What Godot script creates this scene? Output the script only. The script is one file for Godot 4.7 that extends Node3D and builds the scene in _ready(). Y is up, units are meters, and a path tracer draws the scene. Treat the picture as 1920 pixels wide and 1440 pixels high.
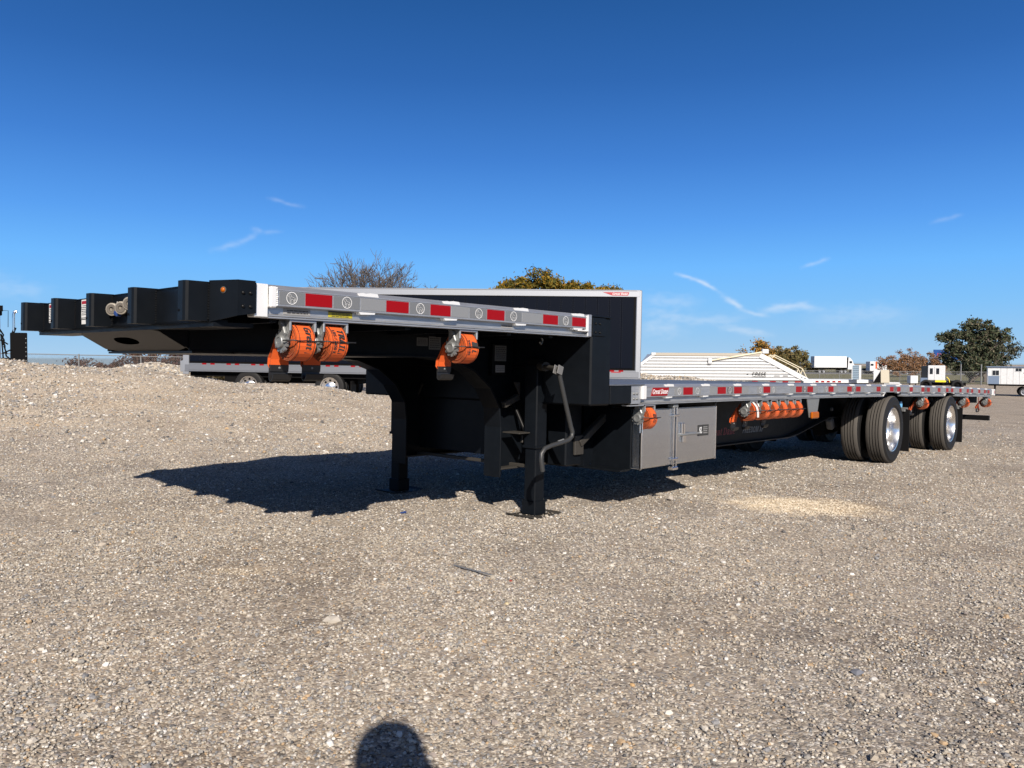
extends Node3D
# A black drop-deck trailer with orange winch straps on a gravel yard, blue autumn sky.
# Trailer axes: s runs from the nose to the rear, u up, t from the near side to the far side (metres).

const PSI := 42.119       # heading of the trailer, degrees to the right of the view
const TAU_ := 1.271       # the yard falls this much towards the rear of the trailer
const X0 := -1.203
const D0 := 3.600
const Y0 := -0.059
const CAMBER := 0.063
const WIDE := 2.59
const U1 := 1.577         # upper deck height
const U2 := 1.083         # lower deck height

var rng := RandomNumberGenerator.new()
var M := {}
var used := {}
var trailer: Node3D
var land := FastNoiseLite.new()


class MB:
	var v := PackedVector3Array()
	var n := PackedVector3Array()
	var uv := PackedVector2Array()
	var c := PackedColorArray()
	var tint := Color(1, 1, 1)

	func tri(a: Vector3, b: Vector3, d: Vector3) -> void:   # counter-clockwise seen from outside
		var m := (b - a).cross(d - a).normalized()
		tri_n(a, b, d, m, m, m)

	func tri_n(a: Vector3, b: Vector3, d: Vector3, na: Vector3, nb: Vector3, nd: Vector3, ua := Vector2.ZERO, ub := Vector2.ZERO, ud := Vector2.ZERO) -> void:
		v.append(a); v.append(d); v.append(b)
		n.append(na); n.append(nd); n.append(nb)
		uv.append(ua); uv.append(ud); uv.append(ub)
		c.append(tint); c.append(tint); c.append(tint)

	func quad(a: Vector3, b: Vector3, d: Vector3, e: Vector3) -> void:
		tri(a, b, d); tri(a, d, e)

	func quad_n(a: Vector3, b: Vector3, d: Vector3, e: Vector3, na: Vector3, nb: Vector3, nd: Vector3, ne: Vector3) -> void:
		tri_n(a, b, d, na, nb, nd); tri_n(a, d, e, na, nd, ne)

	func quad_uv(a: Vector3, b: Vector3, d: Vector3, e: Vector3) -> void:
		var m := (b - a).cross(d - a).normalized()
		tri_n(a, b, d, m, m, m, Vector2(0, 1), Vector2(1, 1), Vector2(1, 0)); tri_n(a, d, e, m, m, m, Vector2(0, 1), Vector2(1, 0), Vector2(0, 0))

	func bx(ctr: Vector3, size: Vector3, basis := Basis(), bev := 0.0) -> void:
		var h := size * 0.5
		var b := minf(bev, minf(h.x, minf(h.y, h.z)) * 0.9)
		var ax := [Vector3.RIGHT, Vector3.UP, Vector3.BACK]
		var p := func(q: Vector3) -> Vector3: return ctr + basis * q
		for i in 3:
			var e1: Vector3 = ax[(i + 1) % 3]
			var e2: Vector3 = ax[(i + 2) % 3]
			var h1: float = h[(i + 1) % 3] - b
			var h2: float = h[(i + 2) % 3] - b
			for sg in [-1.0, 1.0]:
				var o: Vector3 = ax[i] * h[i] * sg
				var q := [o - e1 * h1 - e2 * h2, o + e1 * h1 - e2 * h2, o + e1 * h1 + e2 * h2, o - e1 * h1 + e2 * h2]
				if sg > 0: quad(p.call(q[0]), p.call(q[1]), p.call(q[2]), p.call(q[3]))
				else: quad(p.call(q[3]), p.call(q[2]), p.call(q[1]), p.call(q[0]))
		if b <= 0.0: return
		for i in 3:   # the twelve edges
			var i1 := (i + 1) % 3
			var i2 := (i + 2) % 3
			for s1 in [-1.0, 1.0]:
				for s2 in [-1.0, 1.0]:
					var a1: Vector3 = ax[i1] * h[i1] * s1 + ax[i2] * (h[i2] - b) * s2
					var a2: Vector3 = ax[i1] * (h[i1] - b) * s1 + ax[i2] * h[i2] * s2
					var l: Vector3 = ax[i] * (h[i] - b)
					if flip(a1 - l, a2 - l, a2 + l): quad(p.call(a1 - l), p.call(a2 - l), p.call(a2 + l), p.call(a1 + l))
					else: quad(p.call(a1 + l), p.call(a2 + l), p.call(a2 - l), p.call(a1 - l))
		for sx in [-1.0, 1.0]:
			for sy in [-1.0, 1.0]:
				for sz in [-1.0, 1.0]:
					var a := Vector3(h.x * sx, (h.y - b) * sy, (h.z - b) * sz)
					var d := Vector3((h.x - b) * sx, h.y * sy, (h.z - b) * sz)
					var e := Vector3((h.x - b) * sx, (h.y - b) * sy, h.z * sz)
					if flip(a, d, e): tri(p.call(a), p.call(d), p.call(e))
					else: tri(p.call(a), p.call(e), p.call(d))

	func flip(a: Vector3, b: Vector3, d: Vector3) -> bool:   # true when a, b, d already turn outwards round the origin
		return (b - a).cross(d - a).dot(a + b + d) > 0.0

	func prism(poly: PackedVector2Array, xf: Transform3D, z0: float, z1: float, seg := 1) -> void:
		var q := poly.duplicate()
		if Geometry2D.is_polygon_clockwise(q): q.reverse()
		var k := q.size()
		for j in seg:
			var za := lerpf(z0, z1, float(j) / seg)
			var zb := lerpf(z0, z1, float(j + 1) / seg)
			for i in k:
				var a := q[i]
				var b := q[(i + 1) % k]
				quad(xf * Vector3(a.x, a.y, za), xf * Vector3(b.x, b.y, za), xf * Vector3(b.x, b.y, zb), xf * Vector3(a.x, a.y, zb))
		var t := Geometry2D.triangulate_polygon(q)
		for i in range(0, t.size(), 3):
			var a := q[t[i]]
			var b := q[t[i + 1]]
			var d := q[t[i + 2]]
			if (b - a).cross(d - a) < 0:
				var e := b; b = d; d = e
			tri(xf * Vector3(a.x, a.y, z1), xf * Vector3(b.x, b.y, z1), xf * Vector3(d.x, d.y, z1))
			tri(xf * Vector3(a.x, a.y, z0), xf * Vector3(d.x, d.y, z0), xf * Vector3(b.x, b.y, z0))

	# the three ways of extruding in trailer axes
	func su(poly: PackedVector2Array, t0: float, t1: float) -> void:
		prism(poly, Transform3D(Basis(Vector3(1, 0, 0), Vector3(0, 1, 0), Vector3(0, 0, 1)), Vector3.ZERO), -t1, -t0)

	func tu(poly: PackedVector2Array, s0: float, s1: float, seg := 1) -> void:
		prism(poly, Transform3D(Basis(Vector3(0, 0, -1), Vector3(0, 1, 0), Vector3(1, 0, 0)), Vector3.ZERO), s0, s1, seg)

	func st(poly: PackedVector2Array, u0: float, u1: float) -> void:
		prism(poly, Transform3D(Basis(Vector3(1, 0, 0), Vector3(0, 0, -1), Vector3(0, 1, 0)), Vector3.ZERO), u0, u1)

	func sb(s0: float, s1: float, u0: float, u1: float, t0: float, t1: float, bev := 0.004) -> void:   # a short box given by its limits
		bx(Vector3((s0 + s1) / 2, (u0 + u1) / 2, -(t0 + t1) / 2), Vector3(s1 - s0, u1 - u0, t1 - t0), Basis(), bev)

	func lb(s0: float, s1: float, u0: float, u1: float, t0: float, t1: float) -> void:   # a long one, which follows the camber
		tu(PackedVector2Array([Vector2(t0, u0), Vector2(t1, u0), Vector2(t1, u1), Vector2(t0, u1)]), s0, s1, maxi(1, int((s1 - s0) / 0.8)))

	func lathe(pr: Array, xf: Transform3D, sides := 24, a0 := 0.0, a1 := TAU) -> void:   # profile of Vector2(radius, height), outside to the right when height grows
		var nr: Array[Vector2] = []
		for i in pr.size() - 1:
			var d: Vector2 = pr[i + 1] - pr[i]
			nr.append(Vector2(d.y, -d.x).normalized())
		for i in pr.size() - 1:
			var n0 := nr[i]
			var n1 := nr[i]
			if i > 0 and nr[i - 1].dot(nr[i]) > 0.72: n0 = (nr[i] + nr[i - 1]).normalized()
			if i < nr.size() - 1 and nr[i + 1].dot(nr[i]) > 0.72: n1 = (nr[i] + nr[i + 1]).normalized()
			for j in sides:
				var f0 := lerpf(a0, a1, float(j) / sides)
				var f1 := lerpf(a0, a1, float(j + 1) / sides)
				var e0 := Vector3(cos(f0), sin(f0), 0)
				var e1 := Vector3(cos(f1), sin(f1), 0)
				var p: Vector2 = pr[i]
				var q: Vector2 = pr[i + 1]
				var z := Vector3(0, 0, 1)
				quad_n(xf * (e0 * p.x + z * p.y), xf * (e1 * p.x + z * p.y), xf * (e1 * q.x + z * q.y), xf * (e0 * q.x + z * q.y),
					xf.basis * (e0 * n0.x + z * n0.y), xf.basis * (e1 * n0.x + z * n0.y), xf.basis * (e1 * n1.x + z * n1.y), xf.basis * (e0 * n1.x + z * n1.y))

	func cyl(a: Vector3, b: Vector3, r: float, sides := 12, r2 := -1.0) -> void:
		var z := (b - a)
		var l := z.length()
		z /= l
		var x := z.cross(Vector3.UP if absf(z.y) < 0.9 else Vector3.RIGHT).normalized()
		var e := r if r2 < 0 else r2
		lathe([Vector2(0, 0), Vector2(r, 0), Vector2(e, l), Vector2(0, l)], Transform3D(Basis(x, z.cross(x), z), a), sides)

	func tube(pts: Array, rad: Variant, sides := 8, closed := true) -> void:
		var k := pts.size()
		var x := Vector3.ZERO
		var rings := []
		for i in k:
			var d: Vector3 = (pts[mini(i + 1, k - 1)] - pts[maxi(i - 1, 0)]).normalized()
			if x == Vector3.ZERO: x = d.cross(Vector3.UP if absf(d.y) < 0.9 else Vector3.RIGHT).normalized()
			x = (x - d * x.dot(d)).normalized()
			var y := d.cross(x)
			var r: float = rad[i] if rad is Array else rad
			var ring := PackedVector3Array()
			for j in sides:
				var f := TAU * j / sides
				ring.append(x * cos(f) + y * sin(f))
			rings.append([pts[i], r, ring])
		for i in k - 1:
			for j in sides:
				var j2 := (j + 1) % sides
				var A: Array = rings[i]
				var B: Array = rings[i + 1]
				quad_n(A[0] + A[2][j] * A[1], A[0] + A[2][j2] * A[1], B[0] + B[2][j2] * B[1], B[0] + B[2][j] * B[1], A[2][j], A[2][j2], B[2][j2], B[2][j])
		if closed:
			for j in sides:
				var j2 := (j + 1) % sides
				var A: Array = rings[0]
				var B: Array = rings[k - 1]
				tri(A[0], A[0] + A[2][j2] * A[1], A[0] + A[2][j] * A[1])
				tri(B[0], B[0] + B[2][j] * B[1], B[0] + B[2][j2] * B[1])

	func text(words: String, height: float, xf: Transform3D, font := "Droid Sans", bold := true, depth := 0.0015, shear := 0.0, wrap_radius := 0.0) -> void:   # centred on xf, reading along its x, facing its z
		var tm := TextMesh.new()
		var f := SystemFont.new()
		f.font_names = PackedStringArray([font])
		f.font_weight = 700 if bold else 400
		tm.font = f
		tm.text = words
		tm.font_size = 32
		tm.pixel_size = height / 23.0
		tm.depth = depth
		tm.curve_step = 4.0
		var a := tm.get_mesh_arrays()
		var vv: PackedVector3Array = a[Mesh.ARRAY_VERTEX]
		var nn: PackedVector3Array = a[Mesh.ARRAY_NORMAL]
		var ii: PackedInt32Array = a[Mesh.ARRAY_INDEX]
		for k in ii:
			var p := vv[k]
			var m := nn[k]
			p.x += p.y * shear
			if wrap_radius > 0.0:
				var ang := p.x / wrap_radius
				var r := wrap_radius + p.z
				p = Vector3(sin(ang) * r, p.y, cos(ang) * r - wrap_radius)
				m = Vector3(m.x * cos(ang) + m.z * sin(ang), m.y, m.z * cos(ang) - m.x * sin(ang))
			v.append(xf * p); n.append((xf.basis * m).normalized()); uv.append(Vector2.ZERO); c.append(tint)

	func bend(k: float) -> void:
		for i in v.size():
			var q := v[i]
			var w := (q.x - 8.0) / 8.0
			q.y -= k * w * w
			v[i] = q

	func mesh() -> ArrayMesh:
		var a := []
		a.resize(Mesh.ARRAY_MAX)
		a[Mesh.ARRAY_VERTEX] = v
		a[Mesh.ARRAY_NORMAL] = n
		a[Mesh.ARRAY_TEX_UV] = uv
		a[Mesh.ARRAY_COLOR] = c
		var m := ArrayMesh.new()
		m.add_surface_from_arrays(Mesh.PRIMITIVE_TRIANGLES, a)
		return m


func V2(list: Array) -> PackedVector2Array:
	var p := PackedVector2Array()
	for i in range(0, list.size(), 2): p.append(Vector2(list[i], list[i + 1]))
	return p


func lin(r: float, g: float, b: float) -> Color:
	return Color(r, g, b).linear_to_srgb()


func named(kind: String) -> String:
	used[kind] = used.get(kind, 0) + 1
	return kind if used[kind] == 1 else "%s_%03d" % [kind, used[kind] - 1]


func thing(kind: String, label: String, category: String, at := Vector3.ZERO, turn := 0.0, group := "") -> Node3D:
	var o := Node3D.new()
	o.name = named(kind)
	add_child(o)
	o.position = at
	o.rotation.y = turn
	o.set_meta("label", label)
	o.set_meta("category", category)
	if group: o.set_meta("group", group)
	return o


func part(kind: String, mb: MB, mat: Material, parent: Node3D, stuff := false) -> MeshInstance3D:
	var o := MeshInstance3D.new()
	o.name = kind
	o.mesh = mb.mesh()
	o.material_override = mat
	parent.add_child(o, true)
	if stuff: o.set_meta("kind", "stuff")
	return o


func whole(kind: String, mb: MB, mat: Material, label: String, category: String, at := Vector3.ZERO, group := "") -> MeshInstance3D:
	var o := MeshInstance3D.new()
	o.name = named(kind)
	o.mesh = mb.mesh()
	o.material_override = mat
	add_child(o)
	o.position = at
	o.set_meta("label", label)
	o.set_meta("category", category)
	if group: o.set_meta("group", group)
	return o


func setting(kind: String, mesh: Mesh, mat: Material) -> MeshInstance3D:
	var o := MeshInstance3D.new()
	o.name = named(kind)
	o.mesh = mesh
	o.material_override = mat
	add_child(o)
	o.set_meta("kind", "structure")
	return o


func tp(kind: String, mb: MB, mat: Material, parent: Node3D = null) -> MeshInstance3D:   # a part of the trailer, bent with its camber
	mb.bend(CAMBER)
	return part(kind, mb, mat, parent if parent else trailer)


func frame() -> Transform3D:
	var p := deg_to_rad(PSI)
	var q := deg_to_rad(TAU_)
	return Transform3D(Basis(Vector3(sin(p) * cos(q), -sin(q), -cos(p) * cos(q)), Vector3(sin(p) * sin(q), cos(q), -cos(p) * sin(q)), Vector3(cos(p), 0, sin(p))), Vector3(X0, Y0, -D0))


func at_trailer(s: float, u: float, t: float) -> Vector3:
	return frame() * Vector3(s, u - CAMBER * pow((s - 8.0) / 8.0, 2), -t)


# ---------------------------------------------------------------- the lie of the land
func bell(x: float, w: float) -> float:
	return exp(-0.5 * x * x / (w * w))


func steps(x: float, list: Array) -> float:   # a polyline given as x, y, x, y ...
	if x <= list[0]: return list[1]
	for i in range(2, list.size(), 2):
		if x <= list[i]: return lerpf(list[i - 1], list[i + 1], smoothstep(0, 1, (x - list[i - 2]) / (list[i] - list[i - 2])))
	return list[-1]


func ground(x: float, d: float) -> float:
	var p := deg_to_rad(PSI)
	var s := (x - X0) * sin(p) + (d - D0) * cos(p)
	var f := clampf(s, -18.0, 40.0)
	if s > 40.0: f = 40.0 + 28.0 * (1.0 - exp(-(s - 40.0) / 28.0))
	var y := Y0 - f * tan(deg_to_rad(TAU_))
	y += 0.052 * (1.0 - smoothstep(3.5, 8.5, s))
	if d < 60.0 and x < 16.0 and d > 4.0:
		var wob := land.get_noise_2d(x * 2.2, d * 2.2)
		var h1 := steps(x, [-26, 0.95, -11, 1.1, -8, 0.98, -5, 0.76, -2.5, 0.57, -0.5, 0.3, 1.0, 0.1, 2.6, 0.0])
		var d1 := 17.2 + 0.06 * x + wob * 1.2
		y += h1 * (1.0 + 0.10 * wob) * bell(d - d1, 4.4 if d < d1 else 2.6)
		y += 1.12 * bell(x + 13.6, 2.0) * bell(d - 30.0, 2.2) * (1.0 + 0.25 * wob)
		y += steps(x, [-3, 0, 1, 0.8, 4.5, 1.26, 6, 1.2, 9.5, 0.95, 12, 0.4, 14.5, 0]) * bell(d - 32.5, 1.9) * (1.0 + 0.12 * wob)
	if d > 40.0: y -= 45.0 * smoothstep(0.0, 260.0, -(x + 0.22 * d) - 2.0)   # the land falls away beyond the left fence
	for pad in [Vector3(0.183, -0.052, 5.742), Vector3(-0.978, -0.052, 6.79)]:   # trodden flat round the landing feet
		var w := 1.0 - smoothstep(0.22, 0.6, Vector2(x - pad.x, d - pad.z).length())
		if w > 0.0: return lerpf(y, pad.y, w)
	if d < 40 and absf(x) < 30:
		y += 0.018 * land.get_noise_2d(x * 9.0, d * 9.0) + 0.010 * land.get_noise_2d(x * 40.0 + 90.0, d * 40.0)
	return y


# ---------------------------------------------------------------- materials
func noise(kind: int, freq: float, seed_: int, oct := 1) -> FastNoiseLite:
	var f := FastNoiseLite.new()
	f.noise_type = kind
	f.frequency = freq
	f.seed = seed_
	f.fractal_type = FastNoiseLite.FRACTAL_FBM if oct > 1 else FastNoiseLite.FRACTAL_NONE
	f.fractal_octaves = oct
	return f


func ntex(f: FastNoiseLite, size: int, ramp: Gradient = null, inv := false, normal := 0.0) -> NoiseTexture2D:
	var t := NoiseTexture2D.new()
	t.width = size
	t.height = size
	t.seamless = true
	t.noise = f
	t.invert = inv
	if ramp: t.color_ramp = ramp
	if normal > 0.0:
		t.as_normal_map = true
		t.bump_strength = normal
	return t


func ramp(list: Array) -> Gradient:   # offset, colour, offset, colour ... colours linear
	var g := Gradient.new()
	var o := PackedFloat32Array()
	var c := PackedColorArray()
	for i in range(0, list.size(), 2):
		o.append(list[i])
		c.append((list[i + 1] as Color).linear_to_srgb())
	g.offsets = o
	g.colors = c
	return g


func mat(key: String, col: Color, rough: float, metal := 0.0, spec := 0.5) -> StandardMaterial3D:
	var m := StandardMaterial3D.new()
	m.resource_name = key
	m.albedo_color = col.linear_to_srgb()
	m.roughness = rough
	m.metallic = metal
	m.metallic_specular = spec
	M[key] = m
	return m


func grain(m: StandardMaterial3D, tex: Texture2D, scale: Vector3) -> void:
	m.albedo_texture = tex
	m.uv1_triplanar = true
	m.uv1_scale = scale


func materials() -> void:
	var soft := ntex(noise(FastNoiseLite.TYPE_SIMPLEX_SMOOTH, 0.012, 4, 4), 512, ramp([0.0, Color(0.72, 0.72, 0.72), 1.0, Color(1, 1, 1)]))
	var fine := ntex(noise(FastNoiseLite.TYPE_SIMPLEX_SMOOTH, 0.05, 9, 4), 512, ramp([0.0, Color(0.55, 0.55, 0.55), 1.0, Color(1, 1, 1)]))
	var wear := ntex(noise(FastNoiseLite.TYPE_SIMPLEX_SMOOTH, 0.02, 14, 5), 512)
	var m := mat("black_paint", Color(0.0042, 0.0056, 0.0078), 0.42, 0.0, 0.24)
	grain(m, soft, Vector3(1.3, 1.3, 1.3))
	m.roughness_texture = ntex(noise(FastNoiseLite.TYPE_SIMPLEX_SMOOTH, 0.015, 21, 4), 512, ramp([0.0, Color(0.6, 0.6, 0.6), 1.0, Color(1, 1, 1)]))
	m.roughness = 0.46
	mat("black_dull", Color(0.0042, 0.0042, 0.0046), 0.65, 0.0, 0.15)
	mat("black_plain", Color(0.0045, 0.0047, 0.0052), 0.40, 0.0, 0.30)
	m = mat("van_black", Color(0.0028, 0.0042, 0.0085), 0.38, 0.0, 0.14)
	m = mat("lit_black", Color(0.036, 0.033, 0.029), 0.6, 0.0, 0.4)   # black paint under thin dust, lightened as if sun and sky lit it
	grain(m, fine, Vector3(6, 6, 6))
	mat("plastic_black", Color(0.008, 0.008, 0.0085), 0.5)
	m = mat("aluminium", Color(0.43, 0.44, 0.455), 0.42, 0.72)
	grain(m, soft, Vector3(0.9, 9.0, 9.0))
	mat("aluminium_bright", Color(0.66, 0.66, 0.65), 0.38, 0.35)  # paler copy of the aluminium, with sun glints put into the colour
	m = mat("deck_metal", Color(0.20, 0.21, 0.23), 0.5, 0.7)
	grain(m, fine, Vector3(0.5, 4.0, 6.0))
	m = mat("brushed_steel", Color(0.78, 0.81, 0.845), 0.22, 1.0)
	grain(m, ntex(noise(FastNoiseLite.TYPE_SIMPLEX_SMOOTH, 0.03, 5, 3), 512, ramp([0.0, Color(0.74, 0.74, 0.74), 1.0, Color(1, 1, 1)])), Vector3(16, 1.2, 16))
	m.normal_enabled = true
	m.normal_texture = ntex(noise(FastNoiseLite.TYPE_SIMPLEX_SMOOTH, 0.008, 51, 2), 512, null, false, 6.0)
	m.normal_scale = 0.18
	mat("chrome", Color(0.82, 0.82, 0.83), 0.12, 1.0)
	mat("polished_rim", Color(0.80, 0.80, 0.80), 0.24, 1.0)
	m = mat("zinc", Color(0.29, 0.30, 0.30), 0.46, 0.6)
	grain(m, fine, Vector3(9, 9, 9))
	m = mat("red_tape", Color(0.19, 0.0030, 0.0055), 0.45, 0.0, 0.22)
	m.roughness_texture = wear
	mat("white_tape", Color(0.20, 0.205, 0.21), 0.4, 0.3)
	mat("grey_tape", Color(0.145, 0.15, 0.155), 0.4, 0.3)
	mat("white_print", Color(0.55, 0.56, 0.57), 0.5)
	mat("red_print", Color(0.25, 0.008, 0.018), 0.5)
	mat("dark_red_print", Color(0.20, 0.012, 0.02), 0.5)
	mat("black_print", Color(0.02, 0.02, 0.02), 0.7)
	mat("grey_print", Color(0.16, 0.165, 0.17), 0.5)
	mat("grey_label", Color(0.20, 0.20, 0.20), 0.55)
	mat("dull_label", Color(0.10, 0.10, 0.10), 0.55)
	mat("white_label", Color(0.50, 0.50, 0.49), 0.5)
	mat("yellow_label", Color(0.30, 0.26, 0.012), 0.5)
	m = mat("orange_strap", Color(0.70, 0.10, 0.008), 0.75)
	m.vertex_color_use_as_albedo = true
	m.rim_enabled = true
	m.rim = 0.2
	grain(m, fine, Vector3(14, 14, 14))
	mat("orange_edge", Color(0.07, 0.018, 0.008), 0.85)
	m = mat("tyre_side", Color(0.013, 0.013, 0.0135), 0.6, 0.0, 0.3)
	grain(m, fine, Vector3(5, 5, 5))
	m = mat("tyre_tread", Color(0.064, 0.058, 0.051), 0.85)
	grain(m, fine, Vector3(7, 7, 7))
	mat("mudflap", Color(0.0045, 0.0045, 0.005), 0.6, 0.0, 0.25)
	mat("slate_light", Color(0.20, 0.27, 0.34), 0.5)
	mat("slate_dark", Color(0.035, 0.038, 0.045), 0.4)
	mat("worn_white", Color(0.38, 0.35, 0.28), 0.6)
	mat("grey_handle", Color(0.022, 0.023, 0.024), 0.5)
	mat("hook_red", Color(0.12, 0.02, 0.015), 0.5)
	m = mat("amber", Color(0.26, 0.062, 0.002), 0.25, 0.0, 0.3)
	mat("cream_metal", Color(0.22, 0.20, 0.165), 0.55, 0.3)
	mat("blue_metal", Color(0.008, 0.03, 0.13), 0.4)
	mat("pale_blue", Color(0.10, 0.32, 0.55), 0.4)
	mat("rubber", Color(0.03, 0.028, 0.026), 0.8)
	mat("worn_seal", Color(0.075, 0.066, 0.055), 0.8)
	m = mat("white_paint", Color(0.47, 0.485, 0.50), 0.42)
	grain(m, ntex(noise(FastNoiseLite.TYPE_SIMPLEX_SMOOTH, 0.02, 31, 4), 512, ramp([0.0, Color(0.84, 0.83, 0.80), 0.5, Color(0.97, 0.97, 0.97), 1.0, Color(1, 1, 1)])), Vector3(0.5, 0.5, 0.5))
	mat("van_rail", Color(0.27, 0.285, 0.31), 0.42, 0.6)
	mat("van_bottom_rail", Color(0.17, 0.18, 0.20), 0.42, 0.6)
	m = mat("worn_rail", Color(0.36, 0.33, 0.28), 0.6)
	grain(m, fine, Vector3(1.5, 3, 3))
	mat("dark_glass", Color(0.012, 0.015, 0.02), 0.08)
	mat("slate_blue", Color(0.10, 0.14, 0.21), 0.5)
	mat("yellow_paint", Color(0.75, 0.58, 0.02), 0.45)
	mat("billboard_blue", Color(0.008, 0.045, 0.17), 0.5, 0.0, 0.3)
	mat("pipe_cream", Color(0.46, 0.42, 0.31), 0.5)
	m = mat("bark", Color(0.085, 0.07, 0.058), 0.9)
	m = mat("twig", Color(0.085, 0.072, 0.064), 0.9)
	m = mat("foliage", Color(1, 1, 1), 0.75, 0.0, 0.3)
	m.vertex_color_use_as_albedo = true
	m.backlight_enabled = true
	m.backlight = Color(0.35, 0.35, 0.3)
	mat("fence_metal", Color(0.16, 0.165, 0.17), 0.5, 0.4)
	m = mat("skin", Color(0.48, 0.27, 0.19), 0.6)
	mat("hair", Color(0.03, 0.02, 0.015), 0.7)
	mat("jacket", Color(0.03, 0.04, 0.06), 0.85)
	mat("jeans", Color(0.04, 0.07, 0.14), 0.85)
	mat("asphalt", Color(0.11, 0.108, 0.105), 0.9)
	m = mat("grass", Color(0.12, 0.115, 0.05), 0.95)
	grain(m, ntex(noise(FastNoiseLite.TYPE_SIMPLEX_SMOOTH, 0.02, 77, 5), 512, ramp([0.0, Color(0.55, 0.55, 0.4), 0.5, Color(0.9, 0.85, 0.75), 1.0, Color(1, 0.95, 0.9)])), Vector3(0.06, 0.06, 0.06))
	# gravel: every cell of the pattern is a stone with a colour of its own, and relief to match
	var cell := noise(FastNoiseLite.TYPE_CELLULAR, 0.055, 11)
	cell.cellular_return_type = FastNoiseLite.RETURN_CELL_VALUE
	cell.cellular_jitter = 1.0
	cell.domain_warp_enabled = true
	cell.domain_warp_amplitude = 9.0
	cell.domain_warp_frequency = 0.03
	var rel: FastNoiseLite = cell.duplicate()
	rel.cellular_return_type = FastNoiseLite.RETURN_DISTANCE2_SUB
	var stones := ramp([0.0, Color(0.155, 0.147, 0.139), 0.10, Color(0.310, 0.271, 0.232), 0.3, Color(0.527, 0.442, 0.349), 0.48, Color(0.403, 0.364, 0.318), 0.62, Color(0.651, 0.558, 0.442), 0.74, Color(0.372, 0.364, 0.364), 0.84, Color(0.744, 0.651, 0.527), 0.93, Color(0.853, 0.775, 0.666), 1.0, Color(1.000, 0.961, 0.868)])
	m = mat("gravel", Color(1, 1, 1), 0.95, 0.0, 0.25)
	m.albedo_texture = ntex(cell, 2048, stones)
	m.uv1_scale = Vector3(0.83, 0.83, 1)
	m.heightmap_enabled = true
	m.heightmap_texture = ntex(rel, 2048)
	m.heightmap_scale = 0.3
	m.vertex_color_use_as_albedo = true
	m.detail_enabled = true
	m.detail_blend_mode = BaseMaterial3D.BLEND_MODE_MUL
	m.detail_uv_layer = BaseMaterial3D.DETAIL_UV_2
	m.uv2_scale = Vector3(0.043, 0.043, 1)
	m.detail_albedo = ntex(noise(FastNoiseLite.TYPE_SIMPLEX_SMOOTH, 0.012, 3, 6), 1024, ramp([0.0, Color(0.66, 0.64, 0.63), 0.45, Color(0.95, 0.94, 0.93), 1.0, Color(1, 1, 1)]))
	m = mat("stone", Color(1, 1, 1), 0.85, 0.0, 0.3)
	m.vertex_color_use_as_albedo = true
	var nt := noise(FastNoiseLite.TYPE_SIMPLEX_SMOOTH, 0.03, 41, 4)
	m.albedo_texture = ntex(nt, 256, ramp([0.0, Color(0.7, 0.7, 0.7), 1.0, Color(1, 1, 1)]))
	m.uv1_triplanar = true
	m.uv1_scale = Vector3(1.0, 1.0, 1.0)


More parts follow.
